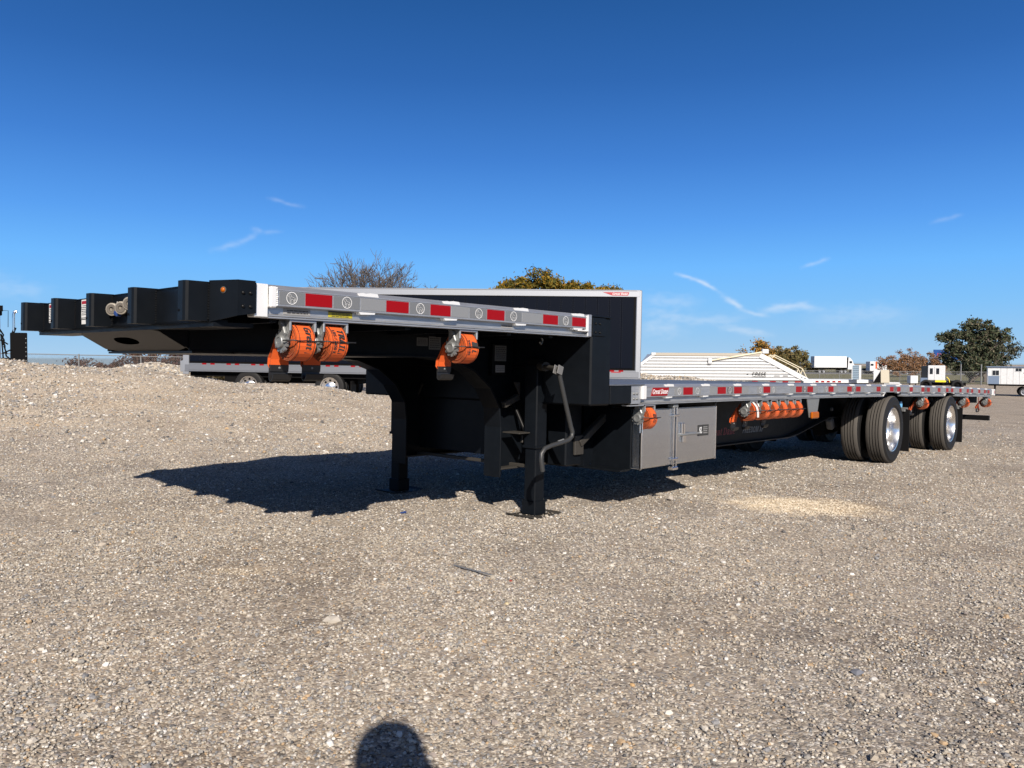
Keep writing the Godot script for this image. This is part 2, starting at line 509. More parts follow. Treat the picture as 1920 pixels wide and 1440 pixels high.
# ---------------------------------------------------------------- air, sun and lens
func sky_picture(gain: float) -> Image:
	var w := 4096
	var h := 2048
	var im := Image.create(w, h, false, Image.FORMAT_RGBH)
	# the air by elevation: degrees, then the colour it has in the photograph's exposure (sRGB bytes)
	var el := [-90.0, -5.0, 0.0, 1.3, 4.0, 6.7, 9.7, 14.2, 19.4, 24.6, 40.0, 90.0]
	var co := [Vector3(140, 135, 128), Vector3(168, 203, 232), Vector3(172, 208, 238), Vector3(158, 202, 239), Vector3(132, 195, 249), Vector3(113, 186, 255), Vector3(91, 161, 241), Vector3(67, 130, 212), Vector3(49, 105, 180), Vector3(38, 90, 157), Vector3(26, 68, 124), Vector3(17, 48, 94)]
	for y in h:
		var e := 90.0 - 180.0 * (y + 0.5) / h
		var k := 0
		while k < el.size() - 2 and e > el[k + 1]: k += 1
		var q: Vector3 = (co[k] as Vector3).lerp(co[k + 1], clampf((e - el[k]) / (el[k + 1] - el[k]), 0, 1)) / 255.0
		var c := Color(q.x, q.y, q.z).srgb_to_linear()
		im.fill_rect(Rect2i(0, y, w, 1), Color(c.r * gain, c.g * gain, c.b * gain))
	# the pale air round the sun, which stands behind the viewer
	var sun := Vector3(sin(deg_to_rad(8.5)), 0, cos(deg_to_rad(8.5))) * cos(deg_to_rad(32.5)) + Vector3(0, sin(deg_to_rad(32.5)), 0)
	for y in range(0, h / 2 + 60, 4):
		var e := deg_to_rad(90.0 - 180.0 * (y + 2.0) / h)
		for x in range(0, w, 4):
			var f := deg_to_rad(360.0 * (x + 2.0) / w)
			var away := rad_to_deg(acos(clampf(Vector3(sin(f) * cos(e), sin(e), -cos(f) * cos(e)).dot(sun), -1, 1)))
			var a := 0.30 * exp(-away / 26.0) + 0.5 * exp(-away / 7.0)
			if away > 95.0: continue
			a *= 1.0 - smoothstep(60.0, 95.0, away)
			var c := im.get_pixel(x, y)
			im.fill_rect(Rect2i(x, y, 4, 4), Color(c.r + a * 0.95 * gain * 1.6, c.g + a * 0.93 * gain * 1.6, c.b + a * 0.86 * gain * 1.6))
	var fray := noise(FastNoiseLite.TYPE_SIMPLEX_SMOOTH, 0.9, 61, 4)
	# thin clouds and vapour trails: width in degrees, strength, then points of azimuth and elevation
	for s in [[0.07, 0.17, -17.3, 11.03, -16.6, 10.93, -15.7, 10.66, -14.8, 10.57], [0.11, 0.2, -20.94, 7.31, -19.92, 7.65, -19.06, 7.94, -18.19, 8.42, -17.66, 8.84], [0.09, 0.13, -18.36, 8.87, -17.87, 8.93, -17.66, 8.7],
			[0.07, 0.62, 11.67, 6.26, 12.53, 6.02, 13.64, 5.56, 14.74, 4.91], [0.11, 0.5, 14.92, 4.64, 15.65, 4.19, 16.41, 3.62], [0.07, 0.32, 16.41, 3.62, 17.09, 3.36, 18.01, 3.2], [0.17, 0.42, 17.44, 3.46, 18.66, 3.78, 20.04, 3.93, 21.3, 3.62],
			[0.07, 0.28, 20.07, 6.45, 21.01, 6.74, 21.84, 7.02], [0.2, 0.22, 9.0, 3.76, 10.7, 3.45, 12.93, 2.98, 15.48, 2.97, 16.73, 3.36], [0.15, 0.32, 14.77, 2.48, 16.39, 2.22, 18.27, 1.91], [0.07, 0.18, 27.84, 8.94, 28.74, 9.13, 29.61, 9.32],
			[0.30, 0.16, -33.57, 4.05, -31.92, 4.21, -30.5, 4.18], [0.4, 0.22, 9.2, 2.5, 10.7, 2.46, 12.2, 2.31], [0.3, 0.2, 9.37, 4.52, 11.44, 4.27, 13.29, 4.26], [0.08, 0.14, -17.66, 8.7, -16.24, 8.84], [0.3, 0.1, -36.0, 4.9, -32.2, 4.81],
			[0.4, 0.16, 20.5, 2.9, 24.0, 3.3, 27.0, 3.2], [0.6, 0.2, 45, 4, 55, 5, 66, 4.5], [0.8, 0.2, 120, 6, 140, 8, 165, 7], [0.8, 0.2, -150, 5, -130, 7, -110, 6]]:
		var wd: float = s[0]
		var pts := []
		for i in range(2, s.size(), 2): pts.append(Vector2(s[i], s[i + 1]))
		var lo: Vector2 = pts[0]
		var hi: Vector2 = pts[0]
		for p in pts:
			lo = lo.min(p)
			hi = hi.max(p)
		var x0 := int((lo.x - wd * 3.5) / 360.0 * w)
		var x1 := int((hi.x + wd * 3.5) / 360.0 * w)
		var y0 := int((90.0 - hi.y - wd * 3.5) / 180.0 * h)
		var y1 := int((90.0 - lo.y + wd * 3.5) / 180.0 * h)
		for y in range(y0, y1 + 1):
			for x in range(x0, x1 + 1):
				var p := Vector2(360.0 * (x + 0.5) / w, 90.0 - 180.0 * (y + 0.5) / h)
				var best := 99.0
				var along := 0.0
				var total := 0.0
				for i in pts.size() - 1:
					var q := Geometry2D.get_closest_point_to_segment(p, pts[i], pts[i + 1])
					var dd := p.distance_to(q)
					if dd < best:
						best = dd
						along = total + q.distance_to(pts[i])
					total += (pts[i] as Vector2).distance_to(pts[i + 1])
				var ends := smoothstep(0.0, 0.28, along / total) * (1.0 - smoothstep(0.72, 1.0, along / total))
				var g := 0.5 + 0.5 * fray.get_noise_2d(p.x * 1.0, p.y * 3.0)
				var a: float = s[1] * exp(-0.5 * pow(best / (wd * (0.5 + g)), 2)) * clampf(0.35 + g, 0, 1) * (0.25 + 0.75 * ends)
				if a > 0.004:
					var c := im.get_pixel(posmod(x, w), y)
					im.set_pixel(posmod(x, w), y, c.lerp(Color(0.86 * gain, 0.91 * gain, 0.97 * gain), a))
	return im


func lens_and_light() -> void:
	var exposure := 1.8
	var cam := Camera3D.new()
	cam.name = "camera"
	add_child(cam)
	cam.position = Vector3(0, 1.1, 0)
	cam.rotation_degrees = Vector3(-1.675, 0, 0.356)
	cam.fov = 52.07
	cam.near = 0.05
	cam.far = 4000.0
	cam.current = true
	var sun := DirectionalLight3D.new()
	sun.name = "sun"
	add_child(sun)
	sun.rotation_degrees = Vector3(-31.5, 7.4, 0)
	sun.light_energy = 1.6
	sun.light_color = Color(1.0, 0.955, 0.90)
	sun.light_angular_distance = 0.53
	sun.shadow_enabled = true
	var sky := Sky.new()
	var pano := PanoramaSkyMaterial.new()
	pano.panorama = ImageTexture.create_from_image(sky_picture(1.0 / exposure))
	sky.sky_material = pano
	var env := Environment.new()
	env.background_mode = Environment.BG_SKY
	env.sky = sky
	env.tonemap_mode = Environment.TONE_MAPPER_LINEAR
	env.tonemap_exposure = exposure
	env.sdfgi_enabled = true
	env.ssao_enabled = true
	env.ssil_enabled = true
	var we := WorldEnvironment.new()
	we.name = "world_environment"
	we.environment = env
	add_child(we)


# ---------------------------------------------------------------- ground and gravel
func spread(near: float, far: float, first: float, grow: float) -> Array:   # grid lines, close together at first
	var a := [near]
	var x := near
	var d := first
	while x < far:
		x += d
		if x > 14.0: d *= grow
		elif x > 6.0: d *= 1.01
		a.append(x)
	return a


func sheet(xs: Array, ds: Array, lift: float, tint: Callable) -> ArrayMesh:
	var v := PackedVector3Array()
	var uv := PackedVector2Array()
	var c := PackedColorArray()
	var ix := PackedInt32Array()
	var w := xs.size()
	for d in ds:
		for x in xs:
			v.append(Vector3(x, ground(x, d) + lift, -d))
			uv.append(Vector2(x, -d))
			c.append(tint.call(x, d))
	var n := PackedVector3Array()
	n.resize(v.size())
	for j in ds.size():
		for i in w:
			var l := v[j * w + maxi(i - 1, 0)]
			var r := v[j * w + mini(i + 1, w - 1)]
			var a := v[maxi(j - 1, 0) * w + i]
			var b := v[mini(j + 1, ds.size() - 1) * w + i]
			n[j * w + i] = (r - l).cross(b - a).normalized()
			if i < w - 1 and j < ds.size() - 1:
				var k := j * w + i
				ix.append_array([k, k + w, k + w + 1, k, k + w + 1, k + 1])
	var arr := []
	arr.resize(Mesh.ARRAY_MAX)
	arr[Mesh.ARRAY_VERTEX] = v
	arr[Mesh.ARRAY_NORMAL] = n
	arr[Mesh.ARRAY_TEX_UV] = uv
	arr[Mesh.ARRAY_TEX_UV2] = uv
	arr[Mesh.ARRAY_COLOR] = c
	arr[Mesh.ARRAY_INDEX] = ix
	var m := ArrayMesh.new()
	m.add_surface_from_arrays(Mesh.PRIMITIVE_TRIANGLES, arr)
	return m


func sandy(x: float, d: float) -> float:   # the spill of pale sand beside the trailer, and a small one in front
	var r := land.get_noise_2d(x * 30.0, d * 30.0) * 0.35
	var a := Vector2((x - 2.52) / 0.74, (d - 6.66 - 0.10 * (x - 2.5)) / 0.55).length() + r
	var b := Vector2((x + 1.42) / 0.16, (d - 4.1) / 0.09).length() + r
	return maxf(1.0 - smoothstep(0.55, 1.15, a), 0.5 * (1.0 - smoothstep(0.5, 1.2, b)))


func yard_tint(x: float, d: float) -> Color:
	var g := land.get_noise_2d(x * 1.6 + 40.0, d * 1.6)
	var t := Color(0.51, 0.515, 0.525).lerp(Color(0.59, 0.575, 0.55), clampf(0.5 + 0.9 * g, 0, 1))
	var mound := steps(x, [-8, 1, -2, 0.8, 1.5, 0]) * smoothstep(7, 12, d) * (1.0 - smoothstep(30, 44, d))
	t = t.lerp(Color(0.74, 0.705, 0.645), mound * 0.85)  # mound coloured paler, as its slope would look facing the sun
	var lot := smoothstep(16, 30, d) * smoothstep(8, 14, x)      # the worn hardstanding at the right has more dust than stones
	t = t.lerp(Color(0.54, 0.525, 0.50), lot * 0.7)
	return t.lerp(Color(0.98, 0.90, 0.74), sandy(x, d) * 0.85)


func pebble(seed_: int, flat: float) -> ArrayMesh:
	var r := RandomNumberGenerator.new()
	r.seed = seed_
	var g := (1.0 + sqrt(5.0)) / 2.0
	var p := [Vector3(-1, g, 0), Vector3(1, g, 0), Vector3(-1, -g, 0), Vector3(1, -g, 0), Vector3(0, -1, g), Vector3(0, 1, g), Vector3(0, -1, -g), Vector3(0, 1, -g), Vector3(g, 0, -1), Vector3(g, 0, 1), Vector3(-g, 0, -1), Vector3(-g, 0, 1)]
	for i in 12:
		var q: Vector3 = (p[i] as Vector3).normalized() * r.randf_range(0.68, 1.12)
		p[i] = Vector3(q.x * r.randf_range(0.85, 1.2), q.y * flat, q.z * r.randf_range(0.7, 0.95)) * 0.5
	var mb := MB.new()
	for f in [[0, 11, 5], [0, 5, 1], [0, 1, 7], [0, 7, 10], [0, 10, 11], [1, 5, 9], [5, 11, 4], [11, 10, 2], [10, 7, 6], [7, 1, 8], [3, 9, 4], [3, 4, 2], [3, 2, 6], [3, 6, 8], [3, 8, 9], [4, 9, 5], [2, 4, 11], [6, 2, 10], [8, 6, 7], [9, 8, 1]]:
		mb.tri(p[f[0]], p[f[1]], p[f[2]])
	return mb.mesh()


func stone_colour(k: float) -> Color:
	var list := [Color(0.37, 0.325, 0.265), Color(0.46, 0.415, 0.345), Color(0.31, 0.295, 0.27), Color(0.255, 0.255, 0.26), Color(0.56, 0.52, 0.455), Color(0.68, 0.66, 0.62), Color(0.44, 0.32, 0.20), Color(0.13, 0.127, 0.125), Color(0.33, 0.285, 0.255)]
	var share := [0.24, 0.44, 0.58, 0.68, 0.80, 0.86, 0.90, 0.95, 1.0]
	for i in 9:
		if k <= share[i]: return list[i]
	return list[0]


func gravel() -> void:
	# loose stones lying on the packed ground, thickest where the photograph shows them
	var meshes := [pebble(1, 0.62), pebble(2, 0.75), pebble(3, 0.5), pebble(4, 0.8), pebble(5, 0.66)]
	var bufs := []
	for i in 5: bufs.append(PackedFloat32Array())
	var put := func(x: float, d: float, size: float) -> void:
		var k := rng.randi() % 5
		var b := Basis(Vector3.UP, rng.randf() * TAU) * Basis(Vector3.RIGHT, rng.randfn(0, 0.25))
		b = b.scaled(Vector3.ONE * size)
		var y := ground(x, d) + size * rng.randf_range(-0.02, 0.16)
		var c := stone_colour(rng.randf()) * Color(0.82, 0.82, 0.825) * rng.randf_range(0.84, 1.08)
		var sd := sandy(x, d)
		if sd > 0.05: c = c.lerp(Color(0.56, 0.49, 0.385), sd * 0.85)
		bufs[k].append_array(PackedFloat32Array([b.x.x, b.y.x, b.z.x, x, b.x.y, b.y.y, b.z.y, y, b.x.z, b.y.z, b.z.z, -d, c.r, c.g, c.b, 1.0]))
	var lanes := noise(FastNoiseLite.TYPE_SIMPLEX_SMOOTH, 0.55, 88, 3)
	# near: area in front of the lens, by bands of distance
	for band in [[1.5, 3.2, 8600.0, 0.0122], [3.2, 5.2, 6600.0, 0.0122], [5.2, 8.0, 3300.0, 0.0142], [8.0, 12.0, 1300.0, 0.0185], [12.0, 18.0, 380.0, 0.026], [18.0, 27.0, 90.0, 0.033]]:
		var area: float = 0.5 * (0.80 * 2.0) * (band[1] * band[1] - band[0] * band[0])
		for i in int(area * band[2]):
			var d := sqrt(rng.randf_range(band[0] * band[0], band[1] * band[1]))
			var x := rng.randf_range(-0.80, 0.80) * d + rng.randf_range(-0.2, 0.2)
			var thick := 0.64 + 0.80 * lanes.get_noise_2d(x * 0.9 + d * 0.5, d * 1.2 - x * 0.4)
			thick *= 1.0 - smoothstep(9.0, 26.0, d) * smoothstep(-2.0, 6.0, x) * 0.9
			if rng.randf() > clampf(thick, 0.04, 1.0): continue
			var big := rng.randf()
			var sz: float = band[3] * (0.55 + 0.75 * rng.randf() + (1.7 * rng.randf() if big > 0.975 else 0.0))
			put.call(x, d, sz)
	# coarse stones on the heaps
	for i in 42000:
		var x := rng.randf_range(-20.0, 0.5)
		var d := rng.randf_range(8.5, 22.0)
		var rough := smoothstep(-3.0, -9.0, x) * bell(d - 11.5, 2.6) + 0.28 * smoothstep(1.0, -4.0, x) * bell(d - 15.0, 4.0) + 0.5 * bell(x + 4.0, 2.2) * bell(d - 10.8, 1.2)
		if rng.randf() < rough * (0.7 + 0.8 * land.get_noise_2d(x * 5.0, d * 5.0)): put.call(x, d, rng.randf_range(0.026, 0.06) * (1.0 + 0.5 * smoothstep(-6.0, -10.0, x)))
	for i in 15000:
		var x := -14.0 + rng.randfn(0, 3.2)
		var d := 28.6 + rng.randfn(0, 2.0)
		put.call(x, d, rng.randf_range(0.07, 0.2))
	for i in 12000:
		put.call(rng.randf_range(-1.0, 14.0), 31.2 + rng.randfn(0, 1.3), rng.randf_range(0.06, 0.13))
	var heap := thing("gravel", "loose tan and grey gravel strewn over the whole yard and its heaps", "gravel")
	heap.set_meta("kind", "stuff")
	for k in 5:
		var mm := MultiMesh.new()
		mm.transform_format = MultiMesh.TRANSFORM_3D
		mm.use_colors = true
		mm.mesh = meshes[k]
		mm.instance_count = bufs[k].size() / 16
		mm.buffer = bufs[k]
		var o := MultiMeshInstance3D.new()
		o.name = "stones"
		o.multimesh = mm
		o.material_override = M["stone"]
		o.set_meta("kind", "stuff")
		heap.add_child(o, true)


func yard() -> void:
	var side := spread(0.0, 2600.0, 0.07, 1.07)
	var xs := []
	for i in range(side.size() - 1, 0, -1): xs.append(-side[i])
	xs.append_array(side)
	var ds := []
	var back := spread(0.0, 1500.0, 0.35, 1.25)
	for i in range(back.size() - 1, 0, -1): ds.append(-back[i])
	ds.append_array(spread(0.0, 2600.0, 0.07, 1.05))
	setting("ground", sheet(xs, ds, 0.0, yard_tint), M["gravel"])
	gravel()


# ---------------------------------------------------------------- the drop-deck trailer
func dog_badge(parent: Node3D, s: float, u: float, r: float) -> void:   # flat white print: a standing dog in a ring
	var mb := MB.new()
	var c := Vector3(s, u, 0.0012)
	for i in 28:
		var a := TAU * i / 28
		var b := TAU * (i + 1) / 28
		var p := func(f: float, q: float) -> Vector3: return c + Vector3(cos(f) * q, sin(f) * q, 0)
		mb.quad(p.call(a, r * 0.9), p.call(a, r), p.call(b, r), p.call(b, r * 0.9))
	var dog := V2([-0.62, 0.34, -0.40, 0.52, -0.30, 0.70, -0.16, 0.48, -0.08, 0.22, 0.42, 0.12, 0.58, -0.05, 0.70, -0.32, 0.60, -0.34, 0.50, -0.16, 0.46, -0.30, 0.52, -0.72, 0.36, -0.72, 0.30, -0.30, 0.08, -0.18, -0.14, -0.24, -0.16, -0.74, -0.32, -0.74, -0.34, -0.16, -0.34, 0.16, -0.60, 0.20])
	for i in dog.size():
		var a := dog[i] * r
		var b := dog[(i + 1) % dog.size()] * r
		var e := (b - a).orthogonal().normalized() * r * 0.045
		mb.quad(c + Vector3(a.x + e.x, a.y + e.y, 0), c + Vector3(a.x - e.x, a.y - e.y, 0), c + Vector3(b.x - e.x, b.y - e.y, 0), c + Vector3(b.x + e.x, b.y + e.y, 0))
		mb.quad(c + Vector3(b.x + e.x, b.y + e.y, 0), c + Vector3(b.x - e.x, b.y - e.y, 0), c + Vector3(a.x - e.x, a.y - e.y, 0), c + Vector3(a.x + e.x, a.y + e.y, 0))
	tp("dog_badge", mb, M["white_print"], parent)


func plate(s0: float, s1: float, u0: float, u1: float, t: float, thick := 0.002) -> MB:   # a thin label lying on a face towards the near side
	var mb := MB.new()
	mb.sb(s0, s1, u0, u1, t - thick, t, 0.0005)
	return mb


func label_lines(parent: Node3D, s0: float, s1: float, u0: float, u1: float, t: float, rows: int, mat_: Material) -> void:
	var mb := MB.new()
	for i in rows:
		var u := lerpf(u1, u0, (i + 0.5) / rows)
		var h := (u1 - u0) / rows * 0.22
		var s := s0
		while s < s1 - 0.004:
			var l := rng.randf_range(0.006, 0.022)
			mb.sb(s, minf(s + l, s1), u - h, u + h, t - 0.0006, t, 0.0)
			s += l + 0.004
	tp("print", mb, mat_, parent)


func side_rail(u: float, s0: float, s1: float, gaps: Array, near: bool) -> void:
	var f := func(t: float) -> float: return t if near else WIDE - t
	var sec := func(list: Array) -> PackedVector2Array:
		var p := PackedVector2Array()
		for i in range(0, list.size(), 2): p.append(Vector2(f.call(list[i]), u + list[i + 1]))
		return p
	var seg := int((s1 - s0) / 0.7)
	var a := MB.new()
	a.tu(sec.call([0.075, -0.002, 0.028, -0.002, 0.024, -0.006, 0.0, -0.022, 0.0, -0.027, 0.0025, -0.029, 0.0025, -0.094, 0.0, -0.096, 0.0, -0.101, 0.006, -0.104, 0.075, -0.104]), s0, s1, seg)
	tp("rub_rail", a, M["aluminium"])
	var at := s0
	for g in gaps + [[s1, s1]]:
		var b := MB.new()
		var k := maxi(1, int((g[0] - at) / 0.7))
		b.tu(sec.call([0.075, -0.104, 0.034, -0.104, 0.034, -0.138, 0.016, -0.145, 0.016, -0.149, 0.024, -0.151, 0.006, -0.154, 0.006, -0.160, 0.075, -0.160]), at, g[0], k)
		tp("side_rail", b, M["aluminium"])
		if g[1] > g[0]:
			var e := MB.new()   # the rail turned up at the end of its cut over the wheels
			e.su(V2([g[0], u - 0.158, g[0] + 0.008, u - 0.158, g[0] + 0.10, u - 0.105, g[0] + 0.07, u - 0.105]), minf(f.call(0.012), f.call(0.075)), maxf(f.call(0.012), f.call(0.075)))
			tp("rail_end", e, M["aluminium_bright"])
			at = g[1]


func stake_pockets(u: float, list: Array) -> void:
	for s in list:
		var a := MB.new()
		var w: float = 0.125
		a.su(V2([s, u - 0.0215, s + w, u - 0.0215, s + w * 0.94, u - 0.004, s + w * 0.55, u - 0.002, s + w * 0.5, u - 0.008, s + w * 0.18, u - 0.004, s + 0.004, u - 0.006]), -0.001, 0.03)
		tp("stake_pocket", a, M["aluminium_bright"])
		var b := MB.new()
		b.su(V2([s + 0.01, u - 0.116, s + 0.10, u - 0.112, s + 0.104, u - 0.1035, s, u - 0.1035]), 0.0, 0.034)
		tp("pocket_foot", b, M["aluminium_bright"])


func trailer_body() -> void:
	var label := "black drop-deck trailer with silver deck rails and red reflective tape, standing on its landing legs"
	trailer = thing("drop_deck_trailer", label, "trailer")
	trailer.transform = frame()
	var black: Material = M["black_paint"]
	# upper deck: planks, rails
	for i in 12:
		var t := 0.078 + i * (WIDE - 0.156) / 12.0
		var a := MB.new()
		a.lb(-0.10, 2.60, U1 - 0.045, U1 - 0.004 - (0.002 if i % 2 else 0.0), t + 0.003, t + (WIDE - 0.156) / 12.0 - 0.003)
		tp("deck_plank", a, M["deck_metal"])
		var b := MB.new()
		b.lb(2.86, 15.86, U2 - 0.045, U2 - 0.002 - (0.002 if i % 2 else 0.0), t + 0.003, t + (WIDE - 0.156) / 12.0 - 0.003)
		tp("deck_plank", b, M["deck_metal"])
	side_rail(U1, 0.07, 2.575, [], true)
	side_rail(U1, 0.0, 2.6, [], false)
	side_rail(U2, 3.30, 15.70, [[9.10, 9.93], [12.20, 12.96]], true)
	side_rail(U2, 3.12, 15.86, [[9.10, 9.93], [12.20, 12.96]], false)
	stake_pockets(U1, [0.585, 1.18, 1.79, 2.385])
	var low := []
	for i in 20: low.append(3.61 + i * 0.604)
	stake_pockets(U2, low)
	# front end plate of the upper rail, sun glare put into its paler metal, and its weld beads
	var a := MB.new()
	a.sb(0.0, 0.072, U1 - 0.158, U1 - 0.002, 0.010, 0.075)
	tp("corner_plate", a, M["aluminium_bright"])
	a = MB.new()
	a.sb(0.070, 0.105, U1 - 0.112, U1 - 0.012, -0.012, 0.03, 0.006)
	tp("rail_cap", a, M["aluminium_bright"])
	a = MB.new()
	for i in 9: a.bx(Vector3(0.108 + rng.randf_range(-0.002, 0.003), U1 - 0.020 - i * 0.0098, 0.0), Vector3(0.014, 0.011, 0.016), Basis(Vector3.BACK, rng.randf()), 0.004)
	tp("weld_bead", a, M["aluminium_bright"])
	a = MB.new()
	a.sb(2.555, 2.60, U1 - 0.158, U1 - 0.002, 0.002, 0.075)
	tp("corner_plate", a, M["aluminium"])
	a = MB.new()
	a.sb(2.535, 2.556, U1 - 0.118, U1 - 0.012, -0.006, 0.03, 0.003)
	a.sb(2.44, 2.556, U1 - 0.124, U1 - 0.114, -0.006, 0.03, 0.003)
	tp("rail_cap", a, M["aluminium_bright"])
	# tape and badges on the upper rail
	var reds := [0.266, 0.763, 1.077, 1.535, 2.063, 2.373]
	for s in reds: tp("red_tape", plate(s, s + 0.155, U1 - 0.092, U1 - 0.031, 0.0024, 0.0016), M["red_tape"])
	for w in [[0.125, 0.262], [0.428, 0.590], [0.596, 0.758], [0.925, 1.072], [1.238, 1.380], [1.386, 1.530], [1.698, 1.850], [1.856, 2.058], [2.224, 2.368]]:
		tp("white_tape", plate(w[0], w[1], U1 - 0.092, U1 - 0.031, 0.0024, 0.0014), M["white_tape" if w[0] in [0.596, 1.238, 1.856] else "grey_tape"])
	for s in [0.190, 0.508, 1.000, 1.462, 1.772, 2.300]: dog_badge(trailer, s, U1 - 0.0605, 0.030)
	# labels under the upper rail
	tp("label", plate(0.165, 0.315, U1 - 0.137, U1 - 0.107, 0.034), M["grey_label"])
	label_lines(trailer, 0.185, 0.30, U1 - 0.134, U1 - 0.112, 0.0315, 2, M["black_print"])
	tp("label", plate(0.420, 0.567, U1 - 0.137, U1 - 0.106, 0.034), M["yellow_label"])
	tp("label_band", plate(0.420, 0.567, U1 - 0.112, U1 - 0.106, 0.0318), M["black_print"])
	label_lines(trailer, 0.44, 0.55, U1 - 0.135, U1 - 0.113, 0.0315, 3, M["black_print"])
	tp("label", plate(1.695, 1.80, U1 - 0.134, U1 - 0.112, 0.034), M["grey_label"])
	label_lines(trailer, 1.705, 1.79, U1 - 0.130, U1 - 0.116, 0.0315, 1, M["black_print"])
	nose()
	gooseneck()
	lower_deck(low)
	running_gear()


func nose() -> void:
	var black: Material = M["black_paint"]
	var ub := 1.392
	var a := MB.new()   # the wall behind the posts, with its turned-in top edge
	a.lb(-0.150, -0.138, ub, U1 - 0.004, 0.140, WIDE - 0.140)
	a.lb(-0.150, -0.06, U1 - 0.016, U1 - 0.004, 0.140, WIDE - 0.140)
	a.lb(-0.150, -0.06, ub, ub + 0.012, 0.140, WIDE - 0.140)
	tp("nose_wall", a, black)
	for side in 2:   # slanted corner pieces with their bolted cheek, cut upwards at the bottom
		a = MB.new()
		var f := func(s: float, u: float, t: float) -> Vector3: return Vector3(s, u, -(WIDE - t if side else t))
		var o4 := [f.call(-0.150, ub, 0.142), f.call(-0.088, 1.420, 0.0), f.call(-0.088, U1 - 0.002, 0.0), f.call(-0.150, U1 - 0.002, 0.142)]
		var i4 := [f.call(-0.138, ub, 0.146), f.call(-0.080, 1.420, 0.010), f.call(-0.080, U1 - 0.002, 0.010), f.call(-0.138, U1 - 0.002, 0.146)]
		if side:
			o4.reverse()
			i4.reverse()
		a.quad(o4[0], o4[1], o4[2], o4[3])
		a.quad(i4[3], i4[2], i4[1], i4[0])
		for k in 4: a.quad(o4[(k + 1) % 4], o4[k], i4[k], i4[(k + 1) % 4])
		var t0 := 0.0 if not side else WIDE - 0.010
		a.su(V2([-0.088, 1.420, 0.004, 1.434, 0.004, U1 - 0.002, -0.088, U1 - 0.002]), t0, t0 + 0.010)
		var tri_ := V2([-0.148, 0.150, -0.086, 0.004, 0.002, 0.004, 0.002, 0.150]) if not side else V2([-0.148, WIDE - 0.150, -0.086, WIDE - 0.004, 0.002, WIDE - 0.004, 0.002, WIDE - 0.150])
		a.st(tri_, U1 - 0.010, U1 + 0.006)
		tp("corner_piece", a, black)
	for i in 4:
		a = MB.new()
		var s: float = -0.062 + 0.036 * (i % 2)
		var u: float = U1 - 0.052 - 0.062 * (i / 2)
		a.lathe([Vector2(0.0085, 0), Vector2(0.0085, 0.004), Vector2(0.006, 0.0075), Vector2(0.0, 0.009)], Transform3D(Basis(), Vector3(s, u, 0)), 10)
		tp("bolt", a, M["black_plain"])
	# amber lamp on the slanted corner
	a = MB.new()
	var dir := Vector3(-0.142, 0, 0.062).normalized()
	var ax := Basis(Vector3.UP.cross(dir), Vector3.UP, dir)
	var ctr := Vector3(-0.119, U1 - 0.040, -0.071)
	a.lathe([Vector2(0.0125, 0), Vector2(0.012, 0.004), Vector2(0.008, 0.010), Vector2(0.0, 0.012)], Transform3D(ax, ctr), 16)
	tp("marker_lamp", a, M["amber"])
	a = MB.new()
	a.lathe([Vector2(0.016, 0), Vector2(0.016, 0.003), Vector2(0.012, 0.004)], Transform3D(ax, ctr), 16)
	tp("lamp_ring", a, M["rubber"])
	# five posts standing proud of the wall, edges rolled
	for k in 5:
		var t := 0.150 + k * (WIDE - 0.385) / 4.0
		a = MB.new()
		a.st(V2([-0.140, t, -0.244, t, -0.256, t + 0.006, -0.262, t + 0.020, -0.262, t + 0.065, -0.256, t + 0.079, -0.244, t + 0.085, -0.140, t + 0.085]), ub + 0.004, U1 - 0.001)
		tp("nose_post", a, black)
		a = MB.new()   # the seam weld where the post meets the wall
		for i in 14: a.bx(Vector3(-0.151 + rng.randf_range(-0.002, 0.002), ub + 0.015 + i * 0.0118, -t + 0.004), Vector3(0.008, 0.010, 0.009), Basis(Vector3.UP, 0.6), 0.003)
		tp("weld_bead", a, M["black_plain"])
		a = MB.new()
		a.cyl(Vector3(-0.2605, ub + 0.050, -t - 0.055), Vector3(-0.2645, ub + 0.050, -t - 0.055), 0.006, 10)
		tp("drain_hole", a, M["black_dull"])
	# warning labels between the posts
	for q in [[1.545, 1.700, 1.452, 1.566], [2.10, 2.25, 1.446, 1.566]]:
		var p := tp("warning_label", nose_plate(q[0], q[1], q[2], q[3], 0.0025), M["white_label"])
		tp("label_band", nose_plate(q[0] + 0.008, q[1] - 0.008, q[3] - 0.026, q[3] - 0.008, 0.0035), M["red_print"])
		a = MB.new()
		for i in 7:
			var u: float = q[3] - 0.036 - i * 0.0105
			if u < q[2] + 0.02: continue
			var t: float = q[0] + 0.015
			while t < q[1] - 0.02:
				var l := rng.randf_range(0.008, 0.024)
				a.bx(Vector3(-0.1535, u, -(t + l / 2)), Vector3(0.0008, 0.0036, l))
				t += l + 0.005
		tp("print", a, M["black_print"])
		tp("label_band", nose_plate(q[0], q[1], q[2] + 0.004, q[2] + 0.009, 0.0035), M["black_print"])
	tp("warning_label", nose_plate(1.555, 1.695, 1.422, 1.447, 0.0025), M["white_label"])
	a = MB.new()
	for i in 3: a.bx(Vector3(-0.1535, 1.440 - i * 0.006, -1.60 + 0.012 * i), Vector3(0.0008, 0.003, 0.06))
	tp("print", a, M["black_print"])
